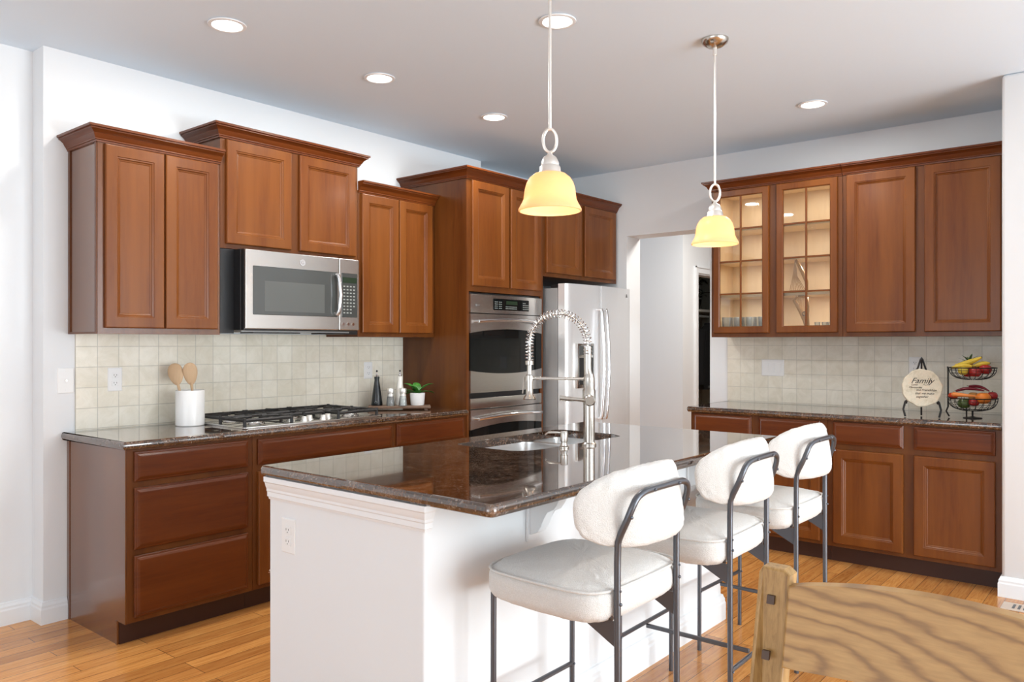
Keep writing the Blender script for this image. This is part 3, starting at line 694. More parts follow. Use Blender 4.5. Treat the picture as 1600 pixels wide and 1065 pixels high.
MB().prism([(ox0, 0), (ox1, 0), (ox1, .010), (om, .024), (ox0, .010)], lambda a, n, z: fo(a, n, z), .912, .982, .002).build('middle_panel', M_steel, t, smooth=True, ang=30)
oven_door(.33, .906, .50, .775, .848)

# ------------------------------------------------------------------ fridge
rx0, rx1, rf = 4.672, 5.555, 3.352
t = thing('refrigerator', 'stainless side-by-side refrigerator next to the wall ovens', 'fridge', (5.1, 3.7, 0))
MB().box(rx0+.006, rx1, 3.434, 4.12, .03, 1.752, .004).box(rx0+.03, rx1-.03, 3.46, 4.1, 0, .03).build('housing', M_fridge_side, t)
seam = 5.080
for nm, a0, a1 in (('door', rx0, seam-.003), ('door', seam+.003, rx1+.006)):
    pr = [(a0, 3.424), (a0, rf+.012), (a0+.006, rf+.003)]
    K = 10
    for k in range(K+1):
        s_ = k/K; x = a0+.012+(a1-a0-.024)*s_; g = (x-rx0)/(rx1-rx0); pr.append((x, rf-.030*4*g*(1-g)))
    pr += [(a1-.006, rf+.003) if a1 > seam+.1 else (a1-.003, rf-.028), (a1, rf+.012) if a1 > seam+.1 else (a1, rf-.02), (a1, 3.424)]
    d = MB().prism(pr, lambda a, y, z: (a, y, z), .09, 1.782, .002).build(nm, M_fridge, t, smooth=True, ang=30)
    hx = seam-.034 if a1 < seam+.1 else seam+.030
    hp = [(hx, rf-.03, 1.60), (hx, rf-.062, 1.60)]+[(hx, rf-.064-.022*math.sin(PI*k/14), 1.585-.79*k/14) for k in range(15)]+[(hx, rf-.062, .78), (hx, rf-.03, .78)]
    MB().tube(hp, .0115, 12).build('handle', M_chrome, d, smooth=True)
    if a1 < seam+.1:
        dp = MB().box(4.768, 4.985, rf-.036, rf+.02, 1.015, 1.345, .006).build('ice_dispenser', M_steel, d, smooth=True)
        MB().box(4.785, 4.968, rf-.0385, rf-.03, 1.04, 1.24, .003).build('dispenser_recess', M_black, dp)
        MB().box(4.785, 4.968, rf-.0385, rf-.03, 1.26, 1.33, .003).build('dispenser_panel', M_mwglass, dp)
    else:
        MB().prism([(5.470, 1.712), (5.492, 1.712), (5.484, 1.738), (5.478, 1.738)], lambda a, z, n_: (a, rf-.012-n_, z), 0, .003).build('emblem', M_slot, d)
MB().box(rx0+.01, rx0+.10, 3.43, 3.50, 1.7525, 1.775, .003).build('hinge_cover', M_black, t); MB().box(rx1-.10, rx1-.01, 3.43, 3.50, 1.7525, 1.775, .003).build('hinge_cover', M_black, t)
MB().box(rx0+.02, rx1-.02, 3.40, 3.43, .0, .085).build('kick_grille', M_black, t)

# ------------------------------------------------------------------ cooktop
kx0, kx1, ky0, ky1, kz = 2.215, 3.125, 3.575, 4.085, .914
t = thing('gas_cooktop', 'stainless five-burner gas cooktop with black iron grates', 'cooktop', (2.67, 3.83, kz))
MB().prism(rounded([(kx0, ky0), (kx1, ky0), (kx1, ky1), (kx0, ky1)], .02, 4), lambda a, y, z: (a, y, z), kz, kz+.010, .004).build('tray', M_steel, t, smooth=True)
for (x, y, r) in ((2.36, 3.71, .042), (2.36, 3.95, .050), (2.67, 3.88, .062), (2.98, 3.71, .050), (2.98, 3.95, .038)):
    bn = MB().lathe([(0, 0), (r*1.25, 0), (r*1.2, .006), (r, .008), (r, .016), (0, .016)], (x, y, kz+.010), 28).build('burner', M_steel, t, smooth=True)
    MB().lathe([(0, 0), (r*.9, 0), (r*.88, .006), (r*.7, .008), (0, .008)], (x, y, kz+.026), 28).build('burner_cap', M_iron, bn, smooth=True)
for gx0, gx1 in ((kx0+.02, kx0+.30), (kx0+.315, kx1-.315), (kx1-.30, kx1-.02)):
    b = MB(); z = kz+.040; g0, g1 = ky0+.03, ky1-.02
    if gx1-gx0 < .29 and gx0 > 2.4 and gx0 < 2.6: g0 = ky0+.15
    for pts_ in ([(gx0, g0), (gx1, g0), (gx1, g1), (gx0, g1)],):
        for p_, q_ in zip(pts_, pts_[1:]+pts_[:1]): b.tube([(p_[0], p_[1], z), (q_[0], q_[1], z)], .0095, 6)
    xm = (gx0+gx1)/2; ym = (g0+g1)/2
    b.tube([(gx0, ym, z), (gx1, ym, z)], .0095, 6)
    for yy in ((g0+ym)/2, (g1+ym)/2):
        b.tube([(gx0, yy, z), (gx0+.03, yy, z+.006), (xm-.03, yy, z+.006)], .0085, 6); b.tube([(gx1, yy, z), (gx1-.03, yy, z+.006), (xm+.03, yy, z+.006)], .0085, 6)
        b.tube([(xm, yy-.03, z+.006), (xm, yy-.10, z+.004)], .0085, 6); b.tube([(xm, yy+.03, z+.006), (xm, yy+.10, z+.004)], .0085, 6)
    for x_ in (gx0, gx1):
        for y_ in (g0, g1, ym): b.cyl((x_, y_, kz+.0102), (x_, y_, z+.012), .009, .009, seg=8)
    b.build('grate', M_iron, t)
for i, (x, y) in enumerate(((2.545, 3.655), (2.60, 3.61), (2.665, 3.655), (2.725, 3.61), (2.79, 3.655))):
    kb = MB().lathe([(0, 0), (.021, 0), (.021, .005), (.017, .008), (.0155, .024), (.014, .026), (0, .026)], (x, y, kz+.010), 24).build('knob', M_nickel_w, t, smooth=True)

# ------------------------------------------------------------------ counter-top things, left
ux, uy = 2.148, 3.985
t = thing('utensil_crock', 'white ceramic crock left of the cooktop', 'crock', (ux, uy, .914))
MB().lathe([(0, 0), (.070, 0), (.073, .004), (.073, .183), (.071, .186), (.067, .183), (.067, .012), (0, .012)], (ux, uy, .9142), 48).build('jar', M_white, t, smooth=True)
def spoon(name, label, bx, by, tx, ty, ztip, wid, lng, yaw):
    o = thing(name, label, 'wooden spoon', (ux+bx, uy+by, .93))
    p0 = Vector((ux+bx, uy+by, .932)); p1 = Vector((ux+tx, uy+ty, ztip))
    d = (p1-p0).normalized(); hp = p1-d*lng*1.6
    MB().tube([p0, p0.lerp(hp, .5), hp], [.0055, .0055, .0075], 10).build('handle', M_spoon, o, smooth=True)
    q = d.to_track_quat('Z', 'Y').to_matrix().to_4x4()
    b = MB(); sdv = Vector((.637, -.771, 0)); sdv = (sdv*math.cos(yaw)+Vector((.771, .637, 0))*math.sin(yaw)); nrm = d.cross(sdv).normalized(); sdv = nrm.cross(d).normalized()
    Mx = Matrix((sdv, nrm, d)).transposed().to_4x4()
    b.sq(p1-d*lng*.85, wid, .007, lng, 1, 1, 24, 14, Mx, lambda v: Vector((v.x*(1+.22*v.z/lng), v.y+v.x*v.x*4, v.z)))
    b.build('bowl', M_spoon, o, smooth=True)
spoon('wooden_spoon', 'broad wooden spoon leaning left in the white crock', -.03, -.03, -.057, .068, 1.232, .040, .060, 0)
spoon('wooden_spoon', 'wooden spoon leaning right in the white crock, behind the broad one', .035, .01, .0, .006, 1.236, .036, .060, .5)
def outlet(name, label, cat, c, ax, wd, ht, kind):
    """ax: 'y' plate on a wall facing -Y, 'x' on one facing -X; c = centre on the wall surface"""
    fr = (lambda a, n, z: (c[0]+a, c[1]-n, c[2]+z)) if ax == 'y' else (lambda a, n, z: (c[0]-n, c[1]-a, c[2]+z))
    t = thing(name, label, cat, c)
    MB().loops(fr, -wd/2, wd/2, -ht/2, ht/2, [(0, 0), (0, .003), (.003, .005)]).build('cover_plate', M_plate, t)
    if kind == 'outlet':
        for s_ in (.020, -.020):
            r = MB().fbox(fr, -.017, .017, .005, .0075, s_-.0135, s_+.0135, .001).build('receptacle', M_plate, t)
            MB().fbox(fr, -.008, -.0055, .0076, .0079, s_-.001, s_+.007).fbox(fr, .0055, .008, .0076, .0079, s_-.001, s_+.006).cyl(fr(0, .0076, s_-.007), fr(0, .0079, s_-.007), .0025, seg=8).build('socket_slots', M_slot, r)
    elif kind == 'jack':
        MB().cyl(fr(0, .005, 0), fr(0, .012, 0), .005, seg=12).build('jack', M_nickel, t); MB().cyl(fr(0, .005, .045), fr(0, .0062, .045), .003, seg=10).cyl(fr(0, .005, -.045), fr(0, .0062, -.045), .003, seg=10).build('screw', M_plate, t)
    else:
        for k in range(kind): a = (k-(kind-1)/2)*.046; MB().fbox(fr, a-.0165, a+.0165, .005, .008, -.033, .033, .0015).build('rocker_switch', M_plate, t)
    return t
outlet('wall_jack', 'white wall plate with a round jack left of the tiles', 'wall plate', (1.600, YL, 1.165), 'y', .076, .125, 'jack')
outlet('power_outlet', 'white outlet on the tiles left of the crock', 'outlet', (1.832, YL-.008, 1.163), 'y', .072, .120, 'outlet')
outlet('power_outlet', 'white outlet on the tiles behind the black bottle', 'outlet', (3.50, YL-.008, 1.165), 'y', .072, .112, 'outlet')
outlet('power_outlet', 'white outlet on the end of the kitchen island', 'outlet', (BX0, 2.352, .680), 'x', .078, .120, 'outlet')
outlet('light_switch', 'wide white three-rocker switch plate on the far tiles', 'switch', (XR-.008, 2.206, 1.169), 'x', .165, .118, 3)
outlet('power_outlet', 'white outlet on the tiles behind the black easel', 'outlet', (XR-.008, 1.262, 1.20), 'x', .072, .115, 'outlet')

# tray with mills and plant
bd = Vector((.73, -.683, 0)).normalized(); bn_ = Vector((.683, .73, 0)).normalized(); b0 = Vector((3.375, 4.02, 0))
t = thing('serving_board', 'walnut serving board under the bottles and potted plant', 'board', (3.53, 3.89, .914))
Mb = Matrix((bd, bn_, Vector((0, 0, 1)))).transposed().to_4x4(); Mb.translation = Vector((3.385, 3.985, 0))
MB().box(-.02, .385, -.02, .105, .9215, .939, .005, Mb).build('board', M_walnut, t)
b = MB()
for x in (.03, .355):
    for y in (.0, .085): b.box(x-.01, x+.01, y-.01, y+.01, .9142, .9215, 0, Mb)
b.build('foot', M_walnut, t)
ZB = .9395
def onb(a, n): return Mb @ Vector((a, n, ZB))
M_oilblk = mat('black_bottle', (.010, .012, .014), .25)
def bottle(name, label, a, n, m, col):
    p = onb(a, n); o = thing(name, label, 'bottle', p)
    MB().lathe([(0, 0), (.036, 0), (.037, .004), (.0315, .055), (.022, .12), (.0155, .165), (.0175, .182), (.0175, .188), (0, .188)], p, 32).build('body', m, o, smooth=True)
    MB().lathe([(0, 0), (.010, 0), (.011, .006), (.0075, .012), (.006, .024), (.0045, .030), (0, .030)], p+Vector((0, 0, .188)), 18).build('pourer', M_chrome, o, smooth=True)
    MB().lathe([(0, 0), (.0055, .002), (.006, .008), (.003, .013), (0, .014)], p+Vector((0, 0, .2175)), 14).build('cap', M_black, o, smooth=True)
    return o, p
o, p = bottle('oil_bottle', 'black oil bottle with a steel pourer at the left of the board', .035, .055, M_oilblk, 0)
toc = Vector((-.771, -.637, 0)).normalized()
q = p+toc*.0345+Vector((0, 0, .022)); MB().tube([q+Vector((.637, -.771, 0))*.007*math.cos(k*PI/8)+Vector((0, 0, 1))*.007*math.sin(k*PI/8) for k in range(16)], .0012, 6, True).build('ring_mark', M_legend, o)
M_oilwht = mat('white_bottle', (.82, .80, .75), .25)
bottle('oil_bottle', 'white oil bottle with a steel pourer behind the shakers', .185, .085, M_oilwht, 0)
M_salt = mat('white_salt', (.85, .84, .80), .7); M_pepper = mat('pepper', (.16, .14, .13), .8)
def grinder(label, a, n, fill):
    p = onb(a, n); o = thing('spice_grinder', label, 'grinder', p, 'glass grinders on the walnut board')
    MB().lathe([(0, 0), (.027, 0), (.0275, .004), (.022, .055), (.020, .062), (.019, .062), (.024, .006), (0, .004)], p, 28).build('glass_body', M_ware, o, smooth=True)
    MB().lathe([(0, 0), (.0235, 0), (.0195, .052), (0, .052)], p+Vector((0, 0, .005)), 24).build('filling', fill, o, smooth=True)
    MB().lathe([(0, 0), (.0205, 0), (.0205, .012), (.018, .014), (.018, .018), (.0225, .022), (.0255, .044), (.0225, .052), (0, .055)], p+Vector((0, 0, .062)), 28).build('cap', M_nickel_w, o, smooth=True)
grinder('glass grinder of dark pepper beside the black bottle', .125, .01, M_pepper)
grinder('glass grinder of white salt nearest the potted plant', .205, .0, M_salt)
# potted plant
p = onb(.300, .045); t = thing('potted_plant', 'small leafy plant in a white pot at the right of the board', 'plant', p)
MB().lathe([(0, 0), (.042, 0), (.044, .003), (.050, .078), (.048, .081), (.045, .078), (.044, .070), (0, .068)], p, 36).build('pot', M_white, t, smooth=True)
MB().lathe([(0, 0), (.0435, 0), (.02, .003), (0, .004)], p+Vector((0, 0, .068)), 20).build('soil', mat('soil', (.03, .02, .012), .9), t)
def mk_leaf():
    m = mat('green_leaf', rough=.4); b = bsdf(m); n = noisey(m, coords(m), 25, 3); L(m, ramp(m, n, [(.3, (.025, .14, .02)), (.6, (.06, .24, .035)), (.8, (.19, .33, .05))]), b.inputs['Base Color']); return m
M_leaf = mk_leaf()
def leaf(b, c, az, el, ln, wd, droop=.3, fold=.3):
    rows = []
    d = Vector((math.cos(az), math.sin(az), 0)); s_ = Vector((-d.y, d.x, 0)); pos = Vector(c); e = el
    for k in range(9):
        u = k/8; w_ = wd*math.sin(PI*min(1, u*.92+.06))**.8*(1 if k < 8 else .05)
        up_ = Vector((-d.x*math.sin(e), -d.y*math.sin(e), math.cos(e)))
        rows.append([b.b.verts.new(pos+s_*w_*j+up_*(abs(j)*w_*fold)) for j in (-1, -.5, 0, .5, 1)])
        pos = pos+(d*math.cos(e)+Vector((0, 0, 1))*math.sin(e))*ln/8; e -= droop/8*2
    for A_, B_ in zip(rows, rows[1:]):
        for j in range(4): b.b.faces.new((A_[j], A_[j+1], B_[j+1], B_[j]))
base_az = math.atan2(-.771, .637)
lt = p+Vector((0, 0, .07))
for i, (az, el, ln, wd) in enumerate(((0.15, .75, .10, .024), (.5, .2, .095, .020), (PI-.2, .8, .095, .025), (PI+.3, .35, .085, .022), (PI+.8, .9, .07, .020), (PI/2+.3, 1.0, .08, .022), (-1.2, .5, .06, .018), (PI-.7, .15, .08, .022), (2.2, .6, .07, .02))):
    b = MB(); leaf(b, lt, base_az+az, el+.25, ln*1.35, wd*1.3, .5); b.build('leaf', M_leaf, t, smooth=True)

# ------------------------------------------------------------------ pendants
def pendant(name, label, x, y, zb):
    t = thing(name, label, 'pendant light', (x, y, ZC), 'pendant lights over the island')
    MB().lathe([(0, 0), (.063, 0), (.063, -.004), (.058, -.018), (.036, -.034), (.012, -.040), (0, -.040)], (x, y, ZC-.0005), 36).build('canopy', M_nickel, t, smooth=True)
    zt = zb+.285
    MB().cyl((x, y, zt), (x, y, ZC-.038), .0055, seg=12).cyl((x, y, ZC-.075), (x, y, ZC-.036), .0095, seg=14).build('rod', M_nickel_w, t, smooth=True)
    pr = []
    for k in range(28):
        a = 2*PI*k/28; pr.append(Vector((x, y, zb+.243))+Vector((.637, -.771, 0))*.0235*math.sin(a)+Vector((0, 0, 1))*.040*math.cos(a))
    MB().tube(pr, .0055, 10, True).build('ring', M_nickel_w, t, smooth=True)
    MB().lathe([(0, .080), (.006, .078), (.010, .068), (.022, .060), (.027, .050), (.031, .040), (.031, .032), (.036, .026), (.037, .014), (.040, .006), (0, .004)], (x, y, zb+.126), 32).build('socket_cap', M_nickel_w, t, smooth=True)
    sh = [(.034, .133), (.054, .128), (.070, .115), (.081, .097), (.087, .076), (.0895, .055), (.0915, .041), (.097, .028), (.104, .016), (.109, .006), (.1085, .001), (.106, .0)]
    inn = [(r-.005, z-.001) for r, z in sh[::-1] if z > .0005]
    MB().lathe(sh+inn, (x, y, zb), 48).build('glass_shade', M_shade1, t, smooth=True)
    MB().sq((x, y, zb+.075), .022, .022, .030, 1, 1, 16, 12).build('bulb', M_bulb, t, smooth=True)
    l = bpy.data.lights.new('pendant_bulb_light', 'POINT'); l.energy = 1.1; l.color = (1, .78, .48); l.shadow_soft_size = .03
    o = link(bpy.data.objects.new('pendant_bulb_light', l)); o.location = (x, y, zb+.02)
    return t
pendant('pendant_light', 'nearer pendant with an amber glass bell shade, left of the two', 2.190, 1.64, 1.803)
pendant('pendant_light', 'farther pendant with an amber glass bell shade, in front of the glass cabinet', 3.484, 1.64, 1.812)

# ------------------------------------------------------------------ recessed ceiling lights
cans = [(1.926, 3.248, 'recessed ceiling light nearest the top left corner of the ceiling'), (2.834, 3.267, 'recessed ceiling light above the microwave cabinet'),
        (3.784, 3.274, 'recessed ceiling light above the oven cabinet'), (2.835, 2.082, 'recessed ceiling light above the island, behind the nearer pendant rod'), (4.794, 1.631, 'recessed ceiling light nearest the far wall cabinets')]
first = None
for x, y, lb in cans:
    if first is None:
        first = thing('recessed_light', lb, 'ceiling light', (x, y, ZC), 'recessed ceiling lights')
        MB().lathe([(.066, -.001), (.080, -.0005), (.084, -.003), (.082, -.007), (.068, -.009), (.064, -.006), (.066, -.001)], (x, y, ZC), 40).build('trim_ring', M_trim, first, smooth=True)
        MB().lathe([(0, -.0045), (.066, -.0045), (.066, -.002), (0, -.002)], (x, y, ZC), 40).build('lens', M_lens, first, smooth=True)
    else: dup(first, (x, y, ZC), lb)
    l = bpy.data.lights.new('can_light', 'AREA'); l.shape = 'DISK'; l.size = .13; l.energy = 10; l.color = (1, .97, .92)
    o = link(bpy.data.objects.new('can_light', l)); o.location = (x, y, ZC-.012)

# ------------------------------------------------------------------ stools
def stool(label, x, y, rz=0):
    """x, y = centre of the seat; the front faces +Y"""
    t = thing('counter_stool', label, 'stool', (0, 0, 0), 'boucle stools along the island')
    b = MB().sq((0, .020, .634), .252, .226, .067, .58, .42, 120, 44, None, lambda v: Vector((v.x*(1-.03*v.y/.24), v.y, v.z*(1 if v.z < 0 else .95)+(.006 if v.z > 0 else 0)*(1-(v.x/.24)**2))))
    s = b.fuzz(.0022, 70).build('seat', M_boucle, t, smooth=True, ang=80)
    # piping round the seat edge
    def pw(v, e): return math.copysign(abs(v)**e, v)
    MB().tube([(.2485*pw(math.cos(a), .40)*(1-.03*pw(math.sin(a), .40)), .020+.221*pw(math.sin(a), .40), .674) for a in [2*PI*k/90 for k in range(90)]], .004, 8, True).fuzz(.0012, 90).build('piping', M_boucle, s, smooth=True, ang=80)
    # backrest pad: wraps forward at its ends
    tilt = Matrix.Rotation(math.radians(-9), 4, 'X')
    def bend(v): return Vector((v.x*.97, v.y+.9*v.x*v.x+2.6*abs(v.x)**3, v.z))
    b = MB().sq((0, 0, 0), .266, .032, .110, .66, .8, 96, 40, None, bend)
    for v in b.b.verts: v.co = tilt @ v.co+Vector((.014, -.232, .896))
    bk = b.fuzz(.0028, 60, 5).build('backrest', M_boucle, t, smooth=True, ang=80)
    # front legs
    for s_ in (-1, 1):
        MB().tube([(s_*.205, .205, 0), (s_*.205, .203, .60)], .009, 12).build('leg', M_stool, t, smooth=True)
    # rear legs carry on up and join over the backrest
    for s_ in (-1, 1):
        MB().tube([(s_*.168, -.212, 0), (s_*.168, -.210, .60)], .0095, 12).build('leg', M_stool, t, smooth=True)
    yk = -.210
    def post(s_): return [(s_*.168, yk, .598), (s_*.168, yk, .80), (s_*.168, yk-.006, .822), (s_*.166, yk-.029, .870), (s_*.160, yk-.041, .905), (s_*.147, yk-.047, .930), (s_*.125, yk-.050, .940), (s_*.100, yk-.052, .946)]
    ptb = [Vector(q) for q in post(-1)]+[Vector(q) for q in post(1)[::-1]]
    # smooth the path once
    sm = [ptb[0]]
    for a_, c_ in zip(ptb, ptb[1:]): sm += [a_.lerp(c_, .25), a_.lerp(c_, .75)]
    sm.append(ptb[-1])
    bf = MB().tube(sm, .0098, 12).build('back_frame', M_stool, t, smooth=True)
    for s_ in (-1, 1):
        for q_, r_ in (((s_*.168, yk-.0105, .640), .005), ((s_*.168, yk-.0105, .676), .0035), ((s_*.165, yk-.043, .880), .005), ((s_*.07, yk-.062, .944), .005)):
            MB().sq(q_, r_, r_, r_, 1, 1, 10, 8).build('bolt', M_stool, bf, smooth=True)
    # seat rails and gussets
    b = MB()
    for s_ in (-1, 1):
        b.tube([(s_*.195, .19, .60), (s_*.168, -.195, .60)], .009, 8)
        b.prism([(-.206, .59), (-.07, .59), (-.206, .520)], lambda y_, z_, t_: (s_*.168+t_, y_, z_), -.003, .003)
    b.tube([(-.2, .19, .60), (.2, .19, .60)], .009, 8); b.tube([(-.168, -.14, .60), (.168, -.14, .60)], .009, 8)
    b.build('seat_rail', M_stool, t, smooth=True)
    MB().tube([(-.205, .204, .258), (.205, .204, .258)], .008, 10).build('stretcher', M_stool, t, smooth=True)
    MB().tube([(-.168, -.211, .224), (.168, -.211, .224)], .008, 10).build('stretcher', M_stool, t, smooth=True)
    MB().box(-.007, .007, -.211, .204, .236, .250, .002).build('stretcher', M_stool, t)
    b = MB()
    for sx_, yy, zz in ((-.205, .194, .258), (.205, .194, .258), (-.168, -.222, .224), (.168, -.222, .224)): b.sq((sx_*1.0, yy, zz), .004, .004, .004, 1, 1, 8, 6)
    b.build('screw', M_stool, t)
    for s_ in (-1, 1):
        pass
    t.location = (x, y, 0); t.rotation_euler = (0, 0, rz)
    return t
st = stool('white boucle stool nearest the camera, at the near corner of the island', 2.012, 1.362)
dup(st, (2.735, 1.368, 0), 'white boucle stool in the middle of the row of three', math.radians(1.0))
dup(st, (3.415, 1.378, 0), 'white boucle stool farthest from the camera, nearest the cherry base cabinets', math.radians(-1.0))

# ------------------------------------------------------------------ easel plaque and fruit stand
ZK = .9142
ec = Vector((5.13, 1.112, ZK)); er = Vector((0, -1, 0))*1.0; ef = Vector((-1, 0, 0))
yaw = math.radians(-14); er = Vector((math.sin(-yaw)*-1, -math.cos(yaw), 0)); ef = Vector((-math.cos(yaw), math.sin(yaw), 0))
er = Vector((.24, -.97, 0)).normalized(); ef = Vector((-.97, -.24, 0)).normalized()
Mz = Vector((0, 0, 1))
def E3(r, f, z): return ec+er*r+ef*f+Mz*z
t = thing('easel', 'black metal easel holding the round plaque', 'easel', ec)
for s_ in (-1, 1):
    MB().tube([E3(s_*.082, .030, .095), E3(s_*.088, .030, .088), E3(s_*.098, .032, .045), E3(s_*.088, .045, .004)], .0058, 8).tube([E3(s_*.004, -.045, .340), E3(s_*.034, -.028, .240), E3(s_*.082, .0, .082), E3(s_*.082, .031, .082)], .0055, 8).build('front_leg', M_blackmetal, t, smooth=True)
MB().tube([E3(0, -.046, .338), E3(0, -.066, .15), E3(.0, -.085, .004)], .005, 8).build('rear_leg', M_blackmetal, t, smooth=True)
MB().lathe([(.009, 0), (.006, .012), (0, .020)], E3(0, -.045, .333), 12).lathe([(0, 0), (.009, 0)], E3(0, -.045, .333), 12).build('finial', M_blackmetal, t, smooth=True)
def mk_stone():
    m = mat('cream_plaque', rough=.7); b = bsdf(m); n = noisey(m, coords(m), 28, 5, .7); L(m, ramp(m, n, [(.3, (.42, .36, .26)), (.55, (.56, .50, .39)), (.75, (.60, .44, .30))]), b.inputs['Base Color']); return m
pc = E3(0, .018, .172)
tl = math.radians(14)
pn = (ef*math.cos(tl)+Mz*math.sin(tl)).normalized(); pu = (Mz*math.cos(tl)-ef*math.sin(tl)).normalized()
Mp = Matrix((er, pu, pn)).transposed().to_4x4(); Mp.translation = pc
pq = thing('plaque', 'round cream plaque lettered Family on the black easel', 'plaque', pc)
bb = MB(); random.seed(3)
wob = [1+.018*math.sin(7*k*2*PI/64+1)+.012*math.sin(13*k*2*PI/64) for k in range(64)]
bb.lathe([(0, -.006), (.098, -.006), (.103, 0), (.099, .006), (.094, .006), (.091, .0045), (0, .0045)], (0, 0, 0), 64, None, lambda a: wob[int(round(a/(2*PI)*64)) % 64])
for v in bb.b.verts: v.co.x *= 1.04; v.co.y *= 1.10; v.co = Mp @ v.co
bb.build('disc', mk_stone(), pq, smooth=True)
M_ink = mat('black_ink', (.02, .018, .016), .6)
for body, x, y, sz in (('Family', .0, .040, .046), ('Love', -.040, .017, .017), ('Memories', -.035, .001, .017), ('and Friendships', .022, -.014, .017), ('that we make', .012, -.034, .018), ('together', .0, -.054, .018)):
    text(body, 'lettering', M_ink, pq, sz, Mp @ Matrix.Translation((x, y, .0052)), .0003, .45)
sw = [Mp @ Vector(q) for q in ((.044, .045, .0062), (.040, .030, .0062), (.030, .018, .0062), (.018, .015, .0062), (.008, .020, .0062))]
MB().tube(sw, .0009, 6).build('flourish', M_ink, pq)

# tiered wire basket
kc = Vector((5.235, .868, ZK))
kr = Vector((.12, -.993, 0)).normalized(); kf = Vector((-.993, -.12, 0)).normalized()
t = thing('fruit_stand', 'two-tier black wire fruit stand at the right end of the far counter', 'fruit stand', kc)
def K3(r, f, z): return kc+kr*r+kf*f+Mz*z
def wire_basket(c, R_, depth, nm):
    b = MB(); N_ = 20
    def P_(a, q): rr = R_*math.sin(q*PI/2)**.85 if q > 0 else 0; return Vector((c.x+rr*math.cos(a), c.y+rr*math.sin(a), c.z+depth*(q**2.2)))
    b.tube([P_(2*PI*k/48, 1) for k in range(48)], .0032, 8, True)
    for q in (.25, .5, .75, .9): b.tube([P_(2*PI*k/40, q) for k in range(40)], .0013, 6, True)
    for k in range(N_): b.tube([P_(2*PI*k/N_, .12+.88*j/8) for j in range(9)], .0016, 5)
    return b.build(nm, M_blackmetal, t, smooth=True)
cb = K3(.0, 0, .042); ct = K3(.0, 0, .222)
wire_basket(cb, .128, .075, 'lower_basket'); wire_basket(ct, .122, .070, 'upper_basket')
MB().tube([K3(-.118, .0, .005), K3(-.134, 0, .035), K3(-.124, 0, .062), K3(-.124, 0, .285), K3(-.127, 0, .297)], .0045, 8).tube([K3(-.124, 0, .290), K3(-.12, 0, .290)], .004, 8).build('upright', M_blackmetal, t, smooth=True)
b = MB(); b.cyl(cb+Mz*.003, kc+Mz*.006, .005, .005, 10).lathe([(0, 0), (.05, 0), (.048, .004), (.02, .008), (0, .012)], kc, 24)
b.cyl(K3(-.028, .04, .0), K3(-.028, .05, .075), .004, .004, 8); b.build('pedestal', M_blackmetal, t, smooth=True)
def fcol(n, c, r=.4): 
    m = mat(n, c, r); return m
M_ban = fcol('banana_peel', (.62, .44, .04)); M_app = fcol('red_peel', (.33, .015, .015), .25); M_org = fcol('orange_peel', (.72, .20, .015)); M_car = fcol('carrot', (.75, .24, .05)); M_pep = fcol('yellow_pepper_skin', (.6, .47, .06), .25)
M_chl = fcol('dark_chilli', (.17, .008, .02), .25); M_gpe = fcol('green_pepper_skin', (.07, .11, .02), .3); M_stem = fcol('brown_stem', (.05, .035, .01)); M_yam = fcol('golden_fruit', (.45, .22, .06)); M_pine = fcol('bluegreen_leaf', (.10, .16, .07), .5)
def banana(label, pts, r=.015):
    o = thing('banana', label, 'banana', pts[0], 'bananas in the upper basket'); pts = [Vector(p) for p in pts]
    sm = [pts[0].lerp(pts[1], 0)]
    c = []
    for k in range(13):
        u = k/12; c.append(pts[0]*(1-u)**2+pts[1]*2*u*(1-u)+pts[2]*u*u)
    MB().tube(c, [r*max(.22, math.sin(PI*min(max(u/12, .06), .95))**.45) for u in range(13)], 8).build('peel', M_ban, o, smooth=True)
    MB().sq(c[-1], .005, .005, .006, 1, 1, 8, 6).build('tip', M_stem, o)
def U3(r, f, z): return K3(r, f, z)
banana('banana lying highest in the upper basket', [U3(-.085, .03, .305), U3(-.02, .03, .315), U3(.045, .02, .352)])
banana('banana along the near rim of the upper basket', [U3(-.10, .05, .290), U3(-.05, .07, .312), U3(.0, .055, .300)])
banana('banana pointing right in the upper basket', [U3(.0, .02, .300), U3(.05, .02, .318), U3(.085, .01, .318)])
def ball(name, label, cat, c, r, m, group=None, sq_=1, stem=True, rz=0):
    o = thing(name, label, cat, c, group)
    MB().sq(c, r, r, r*sq_, 1, 1, 24, 16, None, lambda v: Vector((v.x, v.y, v.z*(1-.25*math.exp(-((v.x**2+v.y**2)/(r*.35)**2)))))).build('skin', m, o, smooth=True)
    if stem: MB().tube([Vector(c)+Mz*r*sq_*.7, Vector(c)+Mz*r*sq_*1.1+Vector((.003, 0, 0))], .0018, 6).build('stem', M_stem, o)
ball('apple', 'red apple front and centre in the upper basket', 'apple', U3(.015, .045, .268), .034, M_app, 'apples in the upper basket', .9)
ball('apple', 'red apple toward the right rim of the upper basket', 'apple', U3(.065, .025, .284), .033, M_app, 'apples in the upper basket', .9)
ball('apple', 'red apple low in the left half of the upper basket', 'apple', U3(-.020, .010, .262), .030, M_app, 'apples in the upper basket', .9)
ball('pear', 'yellow pear at the left of the upper basket', 'pear', U3(-.045, .055, .277), .027, M_pep, None, 1.1)
# pineapple crown standing at the back of the upper basket
pp = U3(-.02, -.065, .285); o = thing('pineapple', 'small pineapple with a spiky crown behind the bananas', 'pineapple', pp)
MB().sq(pp, .030, .030, .036, .9, .9, 20, 14).build('fruit', M_yam, o, smooth=True)
for k in range(14):
    b = MB(); leaf(b, pp+Mz*.03, k*2.4, .35+.9*(k/14), .055+.02*(k/14), .007, .3); b.build('leaf', M_pine, o, smooth=True)
